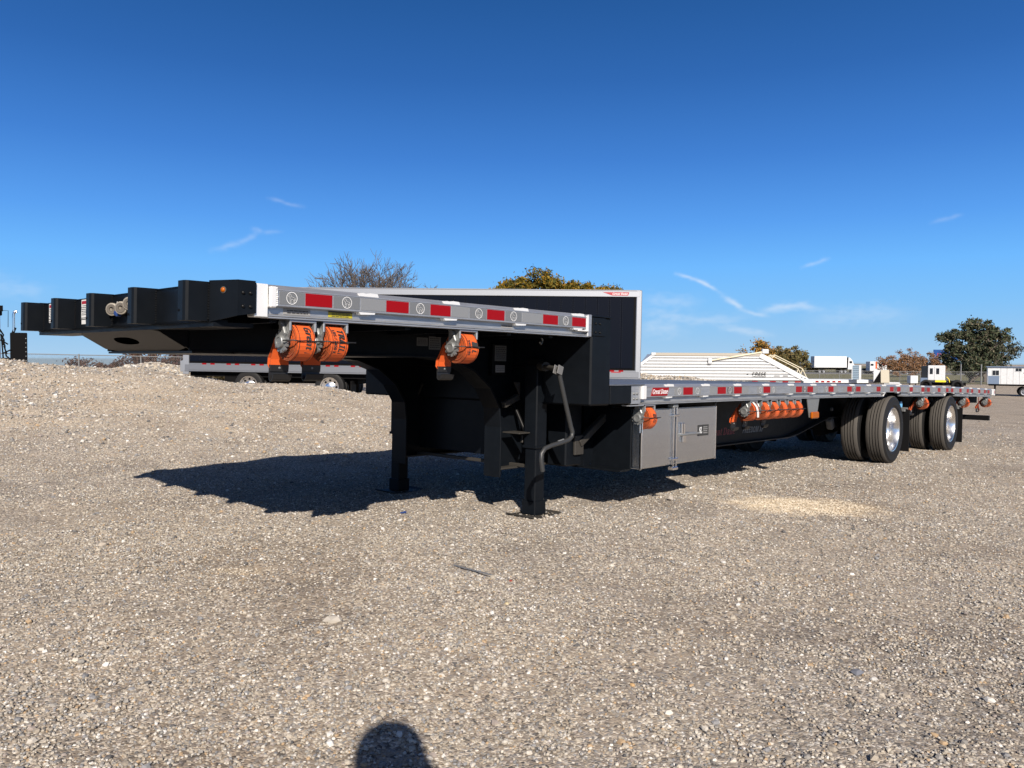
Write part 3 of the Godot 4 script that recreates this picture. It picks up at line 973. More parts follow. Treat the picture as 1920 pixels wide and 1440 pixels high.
	# air couplings between the second and third post
	for g in [[1.150, 1.487, 0.0, "cream_metal"], [1.030, 1.490, 0.0, "cream_metal"], [0.98, 1.512, 0.02, "cream_metal"]]:
		var c := Vector3(-0.185 + g[2], g[1], -g[0])
		var h := Node3D.new()
		h.name = "air_coupling"
		h.position = Vector3.ZERO
		trailer.add_child(h, true)
		a = MB.new()
		var out := Vector3(-0.80, -0.05, 0.60).normalized()
		var across := Vector3.UP.cross(out).normalized()
		var fx := Transform3D(Basis(across, out.cross(across), out), c)
		a.lathe([Vector2(0.0, -0.035), Vector2(0.016, -0.035), Vector2(0.020, -0.012), Vector2(0.030, -0.004), Vector2(0.030, 0.010), Vector2(0.024, 0.012)], fx.scaled_local(Vector3.ONE * 1.15), 18)
		a.tube([c + Vector3(0, 0, 0), c + Vector3(0.004, 0.002, -0.035), c + Vector3(0.006, 0.006, -0.058)], [0.016, 0.017, 0.014], 10)
		a.bx(c + Vector3(0.003, 0.004, -0.066), Vector3(0.02, 0.05, 0.014), Basis(Vector3.RIGHT, 0.2), 0.005)
		tp("body", a, M[g[3]], h)
		a = MB.new()
		a.lathe([Vector2(0.024, 0.012), Vector2(0.021, 0.0145), Vector2(0.011, 0.0135), Vector2(0.009, 0.004), Vector2(0.0, 0.003)], fx.scaled_local(Vector3.ONE * 1.15), 18)
		tp("seal", a, M["worn_seal"], h)
	a = MB.new()
	a.bx(Vector3(-0.180, 1.462, -1.098), Vector3(0.03, 0.026, 0.040), Basis(Vector3.RIGHT, 0.3), 0.005)
	tp("coupling_tag", a, M["blue_metal"])
	a = MB.new()
	a.tube([Vector3(-0.16, 1.53, -1.155), Vector3(-0.166, 1.50, -1.155), Vector3(-0.168, 1.47, -1.15)], 0.004, 6)
	tp("hanger_chain", a, M["zinc"])


func nose_plate(t0: float, t1: float, u0: float, u1: float, thick: float) -> MB:
	var mb := MB.new()
	mb.bx(Vector3(-0.150 - thick / 2, (u0 + u1) / 2, -(t0 + t1) / 2), Vector3(thick, u1 - u0, t1 - t0), Basis(), 0.0004)
	return mb


func gooseneck() -> void:
	var black: Material = M["black_paint"]
	var a := MB.new()
	a.lb(-0.140, 0.06, 1.372, 1.392, 0.12, WIDE - 0.12)
	tp("nose_sill", a, black)
	# ramp under the nose with its oval hole: a frame of quads round the hole
	a = MB.new()
	var q0 := Vector2(-0.135, 1.380)
	var q1 := Vector2(0.062, 1.266)
	var P := func(t: float, k: float) -> Vector3: return Vector3(lerpf(q0.x, q1.x, k), lerpf(q0.y, q1.y, k), -t)
	var t0 := 0.76
	var t1 := 1.83
	var tc := 1.34
	var ring := []
	for i in 20:
		var f := TAU * i / 20
		ring.append(Vector2(tc + 0.150 * signf(cos(f)) * pow(absf(cos(f)), 0.7), 0.50 + 0.17 * sin(f)))
	var edge := []
	for i in 20:
		var f := TAU * i / 20
		var m := maxf(absf(cos(f)), absf(sin(f)))
		edge.append(Vector2(lerpf(t0, t1, 0.5 + 0.5 * cos(f) / m), 0.5 + 0.5 * sin(f) / m))
	for i in 20:
		var j := (i + 1) % 20
		a.quad(P.call(edge[i].x, edge[i].y), P.call(ring[i].x, ring[i].y), P.call(ring[j].x, ring[j].y), P.call(edge[j].x, edge[j].y))
	tp("coupler_ramp", a, M["black_plain"])
	a = MB.new()
	a.lb(0.06, 1.62, 1.254, 1.266, 0.74, 1.85)
	tp("coupler_plate", a, M["black_plain"])
	for t in [0.76, 1.815]:
		a = MB.new()
		a.su(V2([-0.13, 1.384, 0.072, 1.266, 0.30, 1.266, 0.30, 1.384]), t, t + 0.015)
		tp("ramp_cheek", a, black)
	for t in [0.755, 1.835]:   # two main beams, webs and flanges, with the drop behind the coupler
		a = MB.new()
		a.su(V2([0.05, 1.53, 0.05, 1.268, 1.68, 1.268, 1.90, 1.245, 2.11, 1.175, 2.28, 1.05, 2.38, 0.90, 2.405, 0.75, 2.405, 0.43, 2.95, 0.43, 2.95, 1.02, 2.62, 1.53]), t - 0.006, t + 0.006)
		tp("beam_web", a, black)
		a = MB.new()   # bottom flange following the curve
		var line := [Vector2(0.30, 1.262), Vector2(1.68, 1.262), Vector2(1.90, 1.239), Vector2(2.11, 1.168), Vector2(2.285, 1.043), Vector2(2.385, 0.895), Vector2(2.405, 0.75), Vector2(2.405, 0.378)]
		for i in line.size() - 1:
			var d: Vector2 = (line[i + 1] - line[i])
			var m: Vector2 = (line[i] + line[i + 1]) / 2
			a.bx(Vector3(m.x, m.y, -t), Vector3(d.length() + 0.006, 0.014, 0.17), Basis(Vector3.BACK, d.angle()), 0.003)
		tp("beam_flange", a, black)
		a = MB.new()
		a.su(V2([2.95, 1.02, 2.95, 0.43, 3.6, 0.43, 5.6, 0.41, 7.7, 0.41, 8.3, 0.50, 9.0, 0.62, 15.3, 0.66, 15.3, 1.02]), t - 0.006, t + 0.006)
		tp("beam_web", a, black)
		a = MB.new()
		line = [Vector2(2.41, 0.437), Vector2(2.95, 0.434), Vector2(3.6, 0.43), Vector2(5.6, 0.40), Vector2(7.65, 0.402), Vector2(7.95, 0.43), Vector2(8.35, 0.50), Vector2(9.0, 0.612), Vector2(12.0, 0.635), Vector2(15.3, 0.65)]
		for i in line.size() - 1:
			var d: Vector2 = (line[i + 1] - line[i])
			var m: Vector2 = (line[i] + line[i + 1]) / 2
			a.bx(Vector3(m.x, m.y, -t), Vector3(d.length() + 0.004, 0.014, 0.17), Basis(Vector3.BACK, d.angle()), 0.003)
		tp("beam_flange", a, M["lit_black"])  # lower flange coloured as if sun and ground light caught it
	for i in 6:   # upper deck cross members
		a = MB.new()
		a.lb(0.12 + 0.42 * i, 0.16 + 0.42 * i, 1.40, 1.53, 0.08, WIDE - 0.08)
		tp("cross_member", a, black)
	# the step: a full-width box between the decks
	a = MB.new()
	a.sb(2.602, 2.845, 0.930, U1 - 0.016, 0.004, WIDE - 0.004, 0.012)
	tp("step_column", a, black)
	a = MB.new()
	a.sb(2.60, 2.85, U1 - 0.016, U1 - 0.004, 0.0, WIDE, 0.003)
	tp("step_cap", a, black)
	a = MB.new()
	a.sb(2.603, 2.76, U1 - 0.150, U1 - 0.020, -0.004, 0.01, 0.002)
	tp("bolted_cheek", a, black)
	for i in 4:
		a = MB.new()
		a.lathe([Vector2(0.0085, 0), Vector2(0.0085, 0.004), Vector2(0.006, 0.0075), Vector2(0.0, 0.009)], Transform3D(Basis(), Vector3(2.638 + 0.05 * (i % 2), U1 - 0.062 - 0.062 * (i / 2), 0.004)), 10)
		tp("bolt", a, M["black_plain"])
	a = MB.new()
	a.sb(2.62, 2.84, 0.50, 0.93, 0.765, 1.825, 0.004)
	tp("gooseneck_plate", a, black)
	# small plates fixed to the near web
	for q in [[1.625, 1.725, 1.335, 1.392, "dull_label"], [1.735, 1.845, 1.312, 1.402, "dull_label"]]:
		tp("data_plate", plate(q[0], q[1], q[2], q[3], 0.747), M[q[4]])
		label_lines(trailer, q[0] + 0.01, q[1] - 0.01, q[2] + 0.008, q[3] - 0.006, 0.7445, 5, M["black_print"])
	a = plate(2.335, 2.475, 1.232, 1.365, 0.70)
	a.sb(2.33, 2.48, 1.14, 1.37, 0.70, 0.748, 0.002)
	tp("placard_holder", a, M["black_plain"])
	tp("data_plate", plate(2.345, 2.470, 1.242, 1.358, 0.697), M["dull_label"])
	label_lines(trailer, 2.352, 2.462, 1.252, 1.350, 0.6945, 7, M["black_print"])
	tp("data_plate", plate(2.355, 2.455, 1.158, 1.212, 0.697), M["grey_label"])
	label_lines(trailer, 2.365, 2.445, 1.165, 1.205, 0.6945, 3, M["dull_label"])
	for t in [0.085, 0.11]:   # two couplings stowed under the rail
		a = MB.new()
		a.lathe([Vector2(0.0, -0.02), Vector2(0.03, -0.02), Vector2(0.04, 0.0), Vector2(0.03, 0.012), Vector2(0.018, 0.012), Vector2(0.016, 0.0), Vector2(0.0, 0.0)], Transform3D(Basis(Vector3.UP, 0.5), Vector3(1.60 + 3.4 * (t - 0.085), 1.372, -t - 0.15)), 16)
		tp("stowed_coupling", a, M["dull_label"])
	a = MB.new()
	a.tube([Vector3(2.28, 1.42, -0.2), Vector3(2.30, 1.385, -0.2), Vector3(2.285, 1.36, -0.2), Vector3(2.265, 1.375, -0.2)], 0.006, 6)
	tp("hook", a, M["zinc"])
	# landing gear: two telescopic legs, braces, crank
	for far in 2:
		var t := 0.512 if not far else WIDE - 0.512
		var leg := Node3D.new()
		leg.name = "landing_leg"
		trailer.add_child(leg, true)
		a = MB.new()
		a.sb(2.548, 2.672, 0.60, 1.22, t - 0.062, t + 0.062, 0.008)
		tp("outer_tube", a, black, leg)
		a = MB.new()
		a.sb(2.541, 2.679, 0.596, 0.618, t - 0.069, t + 0.069, 0.003)
		tp("collar", a, black, leg)
		a = MB.new()
		a.sb(2.556, 2.664, 0.17, 0.62, t - 0.054, t + 0.054, 0.007)
		tp("inner_tube", a, black, leg)
		a = MB.new()
		a.sb(2.545, 2.675, 0.098, 0.205, t - 0.065, t + 0.065, 0.006)
		tp("foot_box", a, black, leg)
		a = MB.new()
		a.sb(2.475, 2.745, 0.086, 0.098, t - 0.135, t + 0.135, 0.002)
		for sg in [-1, 1]: a.bx(Vector3(2.61 + sg * 0.148, 0.101, -t), Vector3(0.034, 0.010, 0.27), Basis(Vector3.BACK, sg * 0.5), 0.002)
		tp("foot_plate", a, M["lit_black"], leg)
		a = MB.new()
		a.sb(2.55, 2.67, 1.16, 1.28, t - 0.09 if not far else t - 0.06, t + 0.06 if not far else t + 0.09, 0.02)
		tp("gear_box", a, M["black_dull"], leg)
		var lit_paint: Material = M["lit_black"]  # light on these fittings is put into the paint colour
		if not far:   # plates and a strut between the near leg and the beam
			var tt := t + 0.12
			a = MB.new()
			a.su(V2([2.49, 1.085, 2.56, 1.085, 2.56, 0.98]), tt - 0.004, tt + 0.004)
			tp("leg_gusset", a, lit_paint, leg)
			a = MB.new()
			a.sb(2.43, 2.56, 0.706, 0.716, t, tt + 0.05, 0.002)
			tp("leg_shelf", a, lit_paint, leg)
			a = MB.new()
			a.su(V2([2.43, 0.706, 2.56, 0.706, 2.56, 0.55]), tt - 0.03, tt - 0.022)
			tp("leg_gusset", a, black, leg)
			a = MB.new()
			a.sb(2.545, 2.556, 0.63, 0.69, tt - 0.05, tt - 0.01, 0.004)
			tp("bolt_plate", a, lit_paint, leg)
			a = MB.new()
			a.bx(Vector3(2.49, 0.945, -0.66), Vector3(0.17, 0.045, 0.045), Basis(Vector3.BACK, 0.36), 0.004)
			tp("leg_strut", a, lit_paint, leg)
		a = MB.new()   # diagonal brace back to the frame
		var tb := 0.40 if not far else WIDE - 0.40
		a.bx(Vector3(3.23, 0.745, -tb), Vector3(0.53, 0.055, 0.05), Basis(Vector3.BACK, 0.535), 0.005)
		a.bx(Vector3(3.00, 0.60, -tb), Vector3(0.11, 0.15, 0.02), Basis(), 0.003)
		tp("rear_brace", a, lit_paint, leg)
		a = MB.new()
		a.sb(2.86, 3.06, 0.44, 0.93, tb + 0.015 if not far else tb - 0.20, tb + 0.20 if not far else tb - 0.015, 0.01)
		tp("brace_post", a, black, leg)
		a = MB.new()
		a.tube([Vector3(2.60, 0.56, -t), Vector3(2.60, 1.05, -lerpf(t, WIDE / 2, 0.38))], 0.018, 4)
		tp("side_brace", a, M["black_plain"], leg)
	a = MB.new()
	a.sb(2.585, 2.615, 0.440, 0.466, 0.56, WIDE - 0.56, 0.004)
	tp("cross_tube", a, M["lit_black"])
	a = MB.new()
	a.cyl(Vector3(2.61, 1.205, -0.56), Vector3(2.61, 1.205, -2.03), 0.016, 10)
	tp("drive_shaft", a, M["black_plain"])
	var crank := Node3D.new()
	crank.name = "crank_handle"
	trailer.add_child(crank, true)
	a = MB.new()
	a.cyl(Vector3(2.56, 1.21, -0.45), Vector3(2.36, 1.190, -0.105), 0.017, 10)
	a.cyl(Vector3(2.56, 1.21, -0.43), Vector3(2.50, 1.205, -0.33), 0.035, 12)
	tp("shaft", a, M["lit_black"], crank)
	a = MB.new()
	for dz in [-0.018, 0.018]: a.bx(Vector3(2.352, 1.183, -0.098 + dz), Vector3(0.055, 0.06, 0.006), Basis(Vector3.BACK, -0.3), 0.001)
	tp("clevis", a, M["dull_label"], crank)
	a = MB.new()
	var pts := [Vector3(2.352, 1.19, -0.098), Vector3(2.395, 1.075, -0.098), Vector3(2.45, 0.93, -0.098), Vector3(2.505, 0.79, -0.098), Vector3(2.527, 0.745, -0.098), Vector3(2.520, 0.712, -0.098), Vector3(2.480, 0.690, -0.098), Vector3(2.40, 0.677, -0.098), Vector3(2.30, 0.665, -0.098), Vector3(2.225, 0.648, -0.098), Vector3(2.192, 0.615, -0.098), Vector3(2.190, 0.57, -0.098), Vector3(2.208, 0.495, -0.098)]
	a.tube(pts, 0.0165, 8)
	tp("handle", a, M["grey_handle"], crank)
	a = MB.new()
	a.cyl(Vector3(2.37, 0.690, -0.098), Vector3(2.43, 0.699, -0.098), 0.0055, 8)
	tp("handle_catch", a, M["zinc"], crank)


func lower_deck(low: Array) -> void:
	var black: Material = M["black_paint"]
	var a := MB.new()
	a.sb(2.846, 3.125, 0.936, U2 - 0.010, 0.004, 0.10, 0.004)
	tp("front_side_panel", a, black)
	a = MB.new()
	a.sb(2.846, 3.125, 0.936, U2 - 0.010, WIDE - 0.10, WIDE - 0.004, 0.004)
	tp("front_side_panel", a, black)
	a = MB.new()
	a.lb(2.83, 3.30, U2 - 0.010, U2 - 0.001, 0.0, 0.08)
	tp("deck_edge", a, M["deck_metal"])
	a = MB.new()
	a.sb(3.124, 3.262, U2 - 0.152, U2 - 0.010, 0.010, 0.075, 0.002)
	tp("corner_plate", a, M["aluminium"])
	for i in 4:
		a = MB.new()
		a.lathe([Vector2(0.010, 0), Vector2(0.010, 0.004), Vector2(0.007, 0.009), Vector2(0.0, 0.010)], Transform3D(Basis(), Vector3(3.165 + 0.042 * (i % 2), U2 - 0.072 - 0.040 * (i / 2), -0.010)), 10)
		tp("bolt", a, M["zinc"])
	a = MB.new()
	a.sb(3.262, 3.315, U2 - 0.118, U2 - 0.014, -0.010, 0.03, 0.004)
	tp("rail_cap", a, M["aluminium_bright"])
	a = MB.new()
	a.lb(3.10, 3.30, U2 - 0.168, U2 - 0.160, 0.004, 0.075)
	tp("rail_lip", a, M["aluminium"])
	# maker's plate
	a = MB.new()
	a.su(V2([3.392, U2 - 0.094, 3.632, U2 - 0.094, 3.660, U2 - 0.030, 3.420, U2 - 0.030]), -0.0015, 0.0025)
	var mp := tp("maker_plate", a, M["red_tape"])
	a = MB.new()
	a.text("Great Dane", 0.036, Transform3D(Basis(Vector3(0.80, 0, 0), Vector3.UP, Vector3.BACK), Vector3(3.526, U2 - 0.062, 0.0018)), "Droid Serif", true, 0.001, 0.3)
	tp("maker_name", a, M["white_print"], mp)
	for s in [3.89, 4.485, 4.80, 5.42, 6.205, 6.51, 7.12, 7.72, 8.025, 8.79, 9.34, 9.65, 10.235, 10.825, 11.125, 11.73, 12.225, 12.535, 13.09, 13.61, 13.935, 14.49, 14.95, 15.26]:
		tp("red_tape", plate(s, s + 0.155, U2 - 0.092, U2 - 0.031, 0.0024, 0.0016), M["red_tape"])
		var w := 0.135
		tp("white_tape", plate(s - w - 0.005, s - 0.005, U2 - 0.092, U2 - 0.031, 0.0024, 0.0014), M["white_tape"])
		tp("white_tape", plate(s + 0.16, s + 0.16 + w, U2 - 0.092, U2 - 0.031, 0.0024, 0.0014), M["white_tape"])
	for s in [3.82, 4.12, 4.715, 5.345, 5.645, 6.435, 7.05, 7.95]: dog_badge(trailer, s, U2 - 0.0615, 0.028)
	# rear corner
	a = MB.new()
	a.sb(15.66, 15.80, U2 - 0.125, U2 - 0.008, -0.008, 0.05, 0.004)
	tp("rail_cap", a, M["aluminium_bright"])
	a = MB.new()
	a.sb(15.80, 15.90, U2 - 0.130, U2 - 0.004, -0.004, WIDE + 0.004, 0.004)
	tp("rear_sill", a, M["aluminium_bright"])
	tp("red_tape", plate(15.805, 15.86, U2 - 0.092, U2 - 0.03, -0.0045, 0.0015), M["red_tape"])
	for s in range(0, 26):   # cross members under the lower deck
		a = MB.new()
		var q := 3.0 + s * 0.495
		a.lb(q, q + 0.035, U2 - 0.135, U2 - 0.046, 0.08, WIDE - 0.08)
		tp("cross_member", a, black)
	# tool box
	var box := Node3D.new()
	box.name = "tool_box"
	trailer.add_child(box, true)
	var steel: Material = M["brushed_steel"]
	a = MB.new()
	a.sb(3.345, 4.555, 0.412, 0.882, 0.062, 0.50, 0.004)
	tp("body", a, steel, box)
	for d in [[3.352, 3.792], [3.872, 4.552]]:
		a = MB.new()
		a.sb(d[0], d[1], 0.418, 0.876, 0.046, 0.061, 0.004)
		tp("door", a, steel, box)
	a = MB.new()
	a.sb(3.338, 3.350, 0.408, 0.70, 0.044, 0.064, 0.003)
	tp("corner_trim", a, M["chrome"], box)
	a = MB.new()
	a.sb(4.546, 4.557, 0.410, 0.884, 0.042, 0.060, 0.003)
	tp("corner_trim", a, M["chrome"], box)
	for s in [3.806, 3.852]:
		a = MB.new()
		a.cyl(Vector3(s, 0.375, -0.035), Vector3(s, 0.885, -0.035), 0.0085, 10)
		tp("lock_rod", a, M["chrome"], box)
	for u in [0.46, 0.82]:
		a = MB.new()
		a.sb(3.785, 3.872, u - 0.010, u + 0.010, 0.020, 0.047, 0.004)
		tp("rod_clamp", a, M["chrome"], box)
	a = MB.new()
	a.sb(3.78, 3.87, 0.372, 0.398, 0.02, 0.07, 0.006)
	tp("rod_foot", a, M["chrome"], box)
	a = MB.new()
	a.sb(3.792, 3.868, 0.885, 0.915, 0.03, 0.09, 0.004)
	tp("rod_head", a, M["zinc"], box)
	a = MB.new()
	a.tube([Vector3(3.90, 0.655, -0.040), Vector3(3.96, 0.655, -0.030), Vector3(4.06, 0.658, -0.028), Vector3(4.22, 0.655, -0.030)], [0.014, 0.011, 0.011, 0.010], 8)
	tp("door_handle", a, M["zinc"], box)
	a = MB.new()
	for s in [3.925, 3.955]: a.sb(s, s + 0.018, 0.66, 0.755, 0.022, 0.044, 0.004)
	a.sb(3.945, 4.00, 0.59, 0.65, 0.024, 0.044, 0.004)
	tp("hasp", a, M["chrome"], box)
	a = MB.new()
	a.sb(4.225, 4.415, 0.628, 0.724, 0.043, 0.0455, 0.001)
	var mk := tp("box_badge", a, M["black_print"], box)
	a = MB.new()
	a.text("SL", 0.052, Transform3D(Basis(Vector3(0.6, 0, 0), Vector3.UP, Vector3.BACK), Vector3(4.272, 0.676, -0.0425)), "Droid Serif", true, 0.001, 0.25)
	tp("badge_letters", a, M["white_print"], box)
	label_lines(box, 4.318, 4.395, 0.644, 0.712, 0.0428, 4, M["grey_label"])
	# black carrier in front of the box and its strut
	a = MB.new()
	a.su(V2([3.20, 0.93, 3.33, 0.93, 3.33, 0.46, 3.27, 0.40, 3.20, 0.40]), 0.50, 0.80)
	a.sb(3.20, 3.33, 0.395, 0.41, 0.14, 0.80, 0.002)
	a.sb(3.325, 3.340, 0.405, 0.885, 0.135, 0.52, 0.002)
	tp("box_carrier", a, black)
	a = MB.new()
	a.tube([Vector3(4.60, 0.85, -0.10), Vector3(4.78, 0.93, -0.16)], 0.010, 6)
	tp("box_stay", a, M["zinc"])
	# marker lamp on its bracket
	a = MB.new()
	a.su(V2([6.555, 0.925, 6.905, 0.925, 6.84, 0.712, 6.632, 0.712]), 0.02, 0.028)
	tp("lamp_bracket", a, M["zinc"])
	a = MB.new()
	a.sb(6.640, 6.832, 0.700, 0.775, -0.012, 0.02, 0.012)
	tp("marker_lamp", a, M["amber"])
	# name printed on the frame
	a = MB.new()
	a.text("Great Dane", 0.075, Transform3D(Basis(Vector3(1.05, 0, 0), Vector3.UP, Vector3.BACK), Vector3(6.05, 0.535, -0.748)), "Droid Serif", true, 0.001, 0.28)
	tp("frame_name", a, M["dark_red_print"])
	a = MB.new()
	a.text("FREEDOM XP", 0.068, Transform3D(Basis(Vector3(0.95, 0, 0), Vector3.UP, Vector3.BACK), Vector3(6.82, 0.53, -0.748)), "Droid Sans", true, 0.001, 0.2)
	tp("frame_name", a, M["grey_print"])


func wheel(parent: Node3D, s: float, t: float, facing: float, outer: bool) -> void:   # facing 1: its outside looks at the near side
	var w := Node3D.new()
	w.name = "wheel"
	parent.add_child(w, true)
	var R := 0.465
	var hw := 0.126
	var xf := Transform3D(Basis(Vector3(1, 0, 0), Vector3(0, 1, 0), Vector3(0, 0, 1)) if facing > 0 else Basis(Vector3(-1, 0, 0), Vector3(0, 1, 0), Vector3(0, 0, -1)), Vector3(s, R, -t))
	var a := MB.new()
	var sh := R - 0.014
	for m in [-1.0, 1.0]:
		var side := [Vector2(0.290, hw * 0.70), Vector2(0.300, hw * 0.86), Vector2(0.335, hw * 0.97), Vector2(0.339, hw * 0.985), Vector2(0.343, hw * 0.975), Vector2(0.378, hw), Vector2(0.415, hw * 0.975), Vector2(0.419, hw * 0.985), Vector2(0.423, hw * 0.965), Vector2(sh - 0.010, hw * 0.90), Vector2(sh, hw * 0.86)]
		var pr := []
		for q in side: pr.append(Vector2(q.x, q.y * m))
		if m > 0: pr.reverse()
		a.lathe(pr, xf, 48)
	tp("tyre", a, M["tyre_side"], w)
	a = MB.new()   # ribs parted by four grooves
	var pr := [Vector2(sh, -hw * 0.86), Vector2(R - 0.004, -hw * 0.78)]
	for g in [-0.44, -0.15, 0.15, 0.44]:
		pr.append_array([Vector2(R, hw * (g - 0.058)), Vector2(R - 0.022, hw * (g - 0.048)), Vector2(R - 0.022, hw * (g + 0.048)), Vector2(R, hw * (g + 0.058))])
	pr.append_array([Vector2(R - 0.004, hw * 0.78), Vector2(sh, hw * 0.86)])
	a.lathe(pr, xf, 64)
	tp("tread", a, M["tyre_tread"], w)
	a = MB.new()
	if outer:
		a.lathe([Vector2(0.306, hw * 0.72), Vector2(0.306, hw * 0.86), Vector2(0.300, hw * 0.90), Vector2(0.288, hw * 0.88), Vector2(0.284, hw * 0.80), Vector2(0.270, hw * 0.55), Vector2(0.262, 0.0), Vector2(0.258, -0.025), Vector2(0.245, -0.042), Vector2(0.225, -0.052), Vector2(0.120, -0.046), Vector2(0.112, -0.040)], xf, 48)
		tp("rim", a, M["polished_rim"], w)
		a = MB.new()
		for i in 10: a.lathe([Vector2(0.024, 0.0), Vector2(0.0, 0.001)], xf * Transform3D(Basis(), Vector3(cos(TAU * i / 10) * 0.205, sin(TAU * i / 10) * 0.205, -0.0495)), 14)
		tp("hand_hole", a, M["black_dull"], w)
		a = MB.new()
		for i in 10: a.lathe([Vector2(0.016, 0.0), Vector2(0.016, 0.010), Vector2(0.008, 0.016), Vector2(0.0, 0.016)], xf * Transform3D(Basis(), Vector3(cos(TAU * (i + 0.5) / 10) * 0.143, sin(TAU * (i + 0.5) / 10) * 0.143, -0.048)), 6)
		tp("wheel_nut", a, M["chrome"], w)
		a = MB.new()
		a.lathe([Vector2(0.112, -0.045), Vector2(0.108, -0.034), Vector2(0.085, -0.028), Vector2(0.080, -0.004), Vector2(0.068, 0.004), Vector2(0.0, 0.008)], xf, 24)
		tp("hub", a, M["aluminium"], w)
	else:
		a.lathe([Vector2(0.306, hw * 0.8), Vector2(0.290, hw * 0.9), Vector2(0.27, 0.0), Vector2(0.24, -0.03), Vector2(0.0, -0.03)], xf, 32)
		a.lathe([Vector2(0.0, -0.05), Vector2(0.27, -0.05), Vector2(0.30, -hw * 0.85)], xf, 32)
		tp("rim", a, M["black_dull"], w)


func running_gear() -> void:
	var black: Material = M["black_dull"]
	for ax in [9.645, 12.746]:
		wheel(trailer, ax, 0.150, 1.0, true)
		wheel(trailer, ax, 0.475, 1.0, false)
		wheel(trailer, ax, WIDE - 0.465, -1.0, false)
		wheel(trailer, ax, WIDE - 0.150, -1.0, true)
		var a := MB.new()
		a.cyl(Vector3(ax, 0.465, -0.30), Vector3(ax, 0.465, -WIDE + 0.30), 0.065, 16)
		tp("axle", a, black)
		for t in [0.86, WIDE - 0.86]:
			a = MB.new()
			a.su(V2([ax - 0.62, 0.66, ax - 0.40, 0.66, ax - 0.44, 0.36, ax - 0.56, 0.36]), t - 0.06, t + 0.06)
			tp("suspension_hanger", a, black)
			a = MB.new()
			a.bx(Vector3(ax - 0.18, 0.42, -t), Vector3(0.72, 0.10, 0.09), Basis(Vector3.BACK, 0.06), 0.01)
			tp("trailing_arm", a, black)
			a = MB.new()
			a.cyl(Vector3(ax + 0.18, 0.44, -t), Vector3(ax + 0.18, 0.64, -t), 0.12, 16)
			tp("air_spring", a, M["rubber"])
			a = MB.new()
			a.cyl(Vector3(ax - 0.34, 0.56, -t + 0.10), Vector3(ax - 0.20, 0.54, -t + 0.10), 0.085, 16)
			tp("brake_chamber", a, M["black_plain"])
		a = MB.new()   # mudflap on its arm
		a.bx(Vector3(ax + 0.66, 0.43, -0.31), Vector3(0.010, 0.60, 0.60), Basis(), 0.003)
		tp("mudflap", a, M["mudflap"])
		a = MB.new()
		a.bx(Vector3(ax + 0.66, 0.43, -WIDE + 0.31), Vector3(0.010, 0.60, 0.60), Basis(), 0.003)
		tp("mudflap", a, M["mudflap"])
		a = MB.new()
		a.cyl(Vector3(ax + 0.66, 0.745, -0.04), Vector3(ax + 0.66, 0.745, -WIDE + 0.04), 0.016, 8)
		a.sb(ax + 0.60, ax + 0.64, 0.70, 0.735, 0.06, 0.22, 0.004)
		tp("flap_arm", a, M["zinc"])
		a = MB.new()
		a.cyl(Vector3(ax + 0.80, 0.80, -0.55), Vector3(ax + 1.28, 0.80, -0.55), 0.10, 18)
		tp("air_tank", a, black)
		a = MB.new()
		a.cyl(Vector3(ax + 0.74, 0.79, -0.22), Vector3(ax + 0.74, 0.79, -0.15), 0.055, 14)
		tp("tank_cap", a, M["pale_blue"])
		a = MB.new()
		a.cyl(Vector3(ax + 0.735, 0.765, -0.31), Vector3(ax + 0.735, 0.765, -0.22), 0.03, 10)
		tp("tank_fitting", a, M["chrome"])
	var a := MB.new()
	a.cyl(Vector3(7.1, 0.33, -1.60), Vector3(7.75, 0.33, -1.60), 0.15, 20)
	tp("air_tank", a, black)
	a = MB.new()   # brake gear glimpsed ahead of the wheels
	a.bx(Vector3(9.22, 0.52, -0.74), Vector3(0.10, 0.16, 0.10), Basis(Vector3.BACK, 0.5), 0.02)
	a.bx(Vector3(9.26, 0.72, -0.74), Vector3(0.05, 0.05, 0.05), Basis(Vector3.BACK, 0.2), 0.01)
	tp("brake_lever", a, M["dull_label"])
	a = MB.new()   # rear guard
	a.bx(Vector3(16.08, 0.505, -WIDE / 2), Vector3(0.09, 0.10, 2.36), Basis(), 0.006)
	for t in [0.75, WIDE - 0.75]: a.bx(Vector3(16.02, 0.74, -t), Vector3(0.08, 0.42, 0.10), Basis(), 0.004)
	for t in [0.75, WIDE - 0.75]: a.bx(Vector3(15.75, 0.94, -t), Vector3(0.62, 0.08, 0.10), Basis(), 0.004)
	tp("rear_guard", a, M["black_plain"])
	a = MB.new()
	a.sb(13.9, 15.86, 0.80, 0.925, 0.30, 0.34, 0.004)
	tp("rear_skirt", a, black)
	a = MB.new()
	a.tube([Vector3(14.62, 0.92, -0.02), Vector3(14.62, 0.80, -0.02), Vector3(14.61, 0.74, -0.02), Vector3(14.63, 0.70, -0.02), Vector3(14.66, 0.68, -0.02), Vector3(14.68, 0.70, -0.02)], [0.006, 0.006, 0.012, 0.014, 0.014, 0.008], 6)
	tp("chain_hook", a, M["hook_red"])


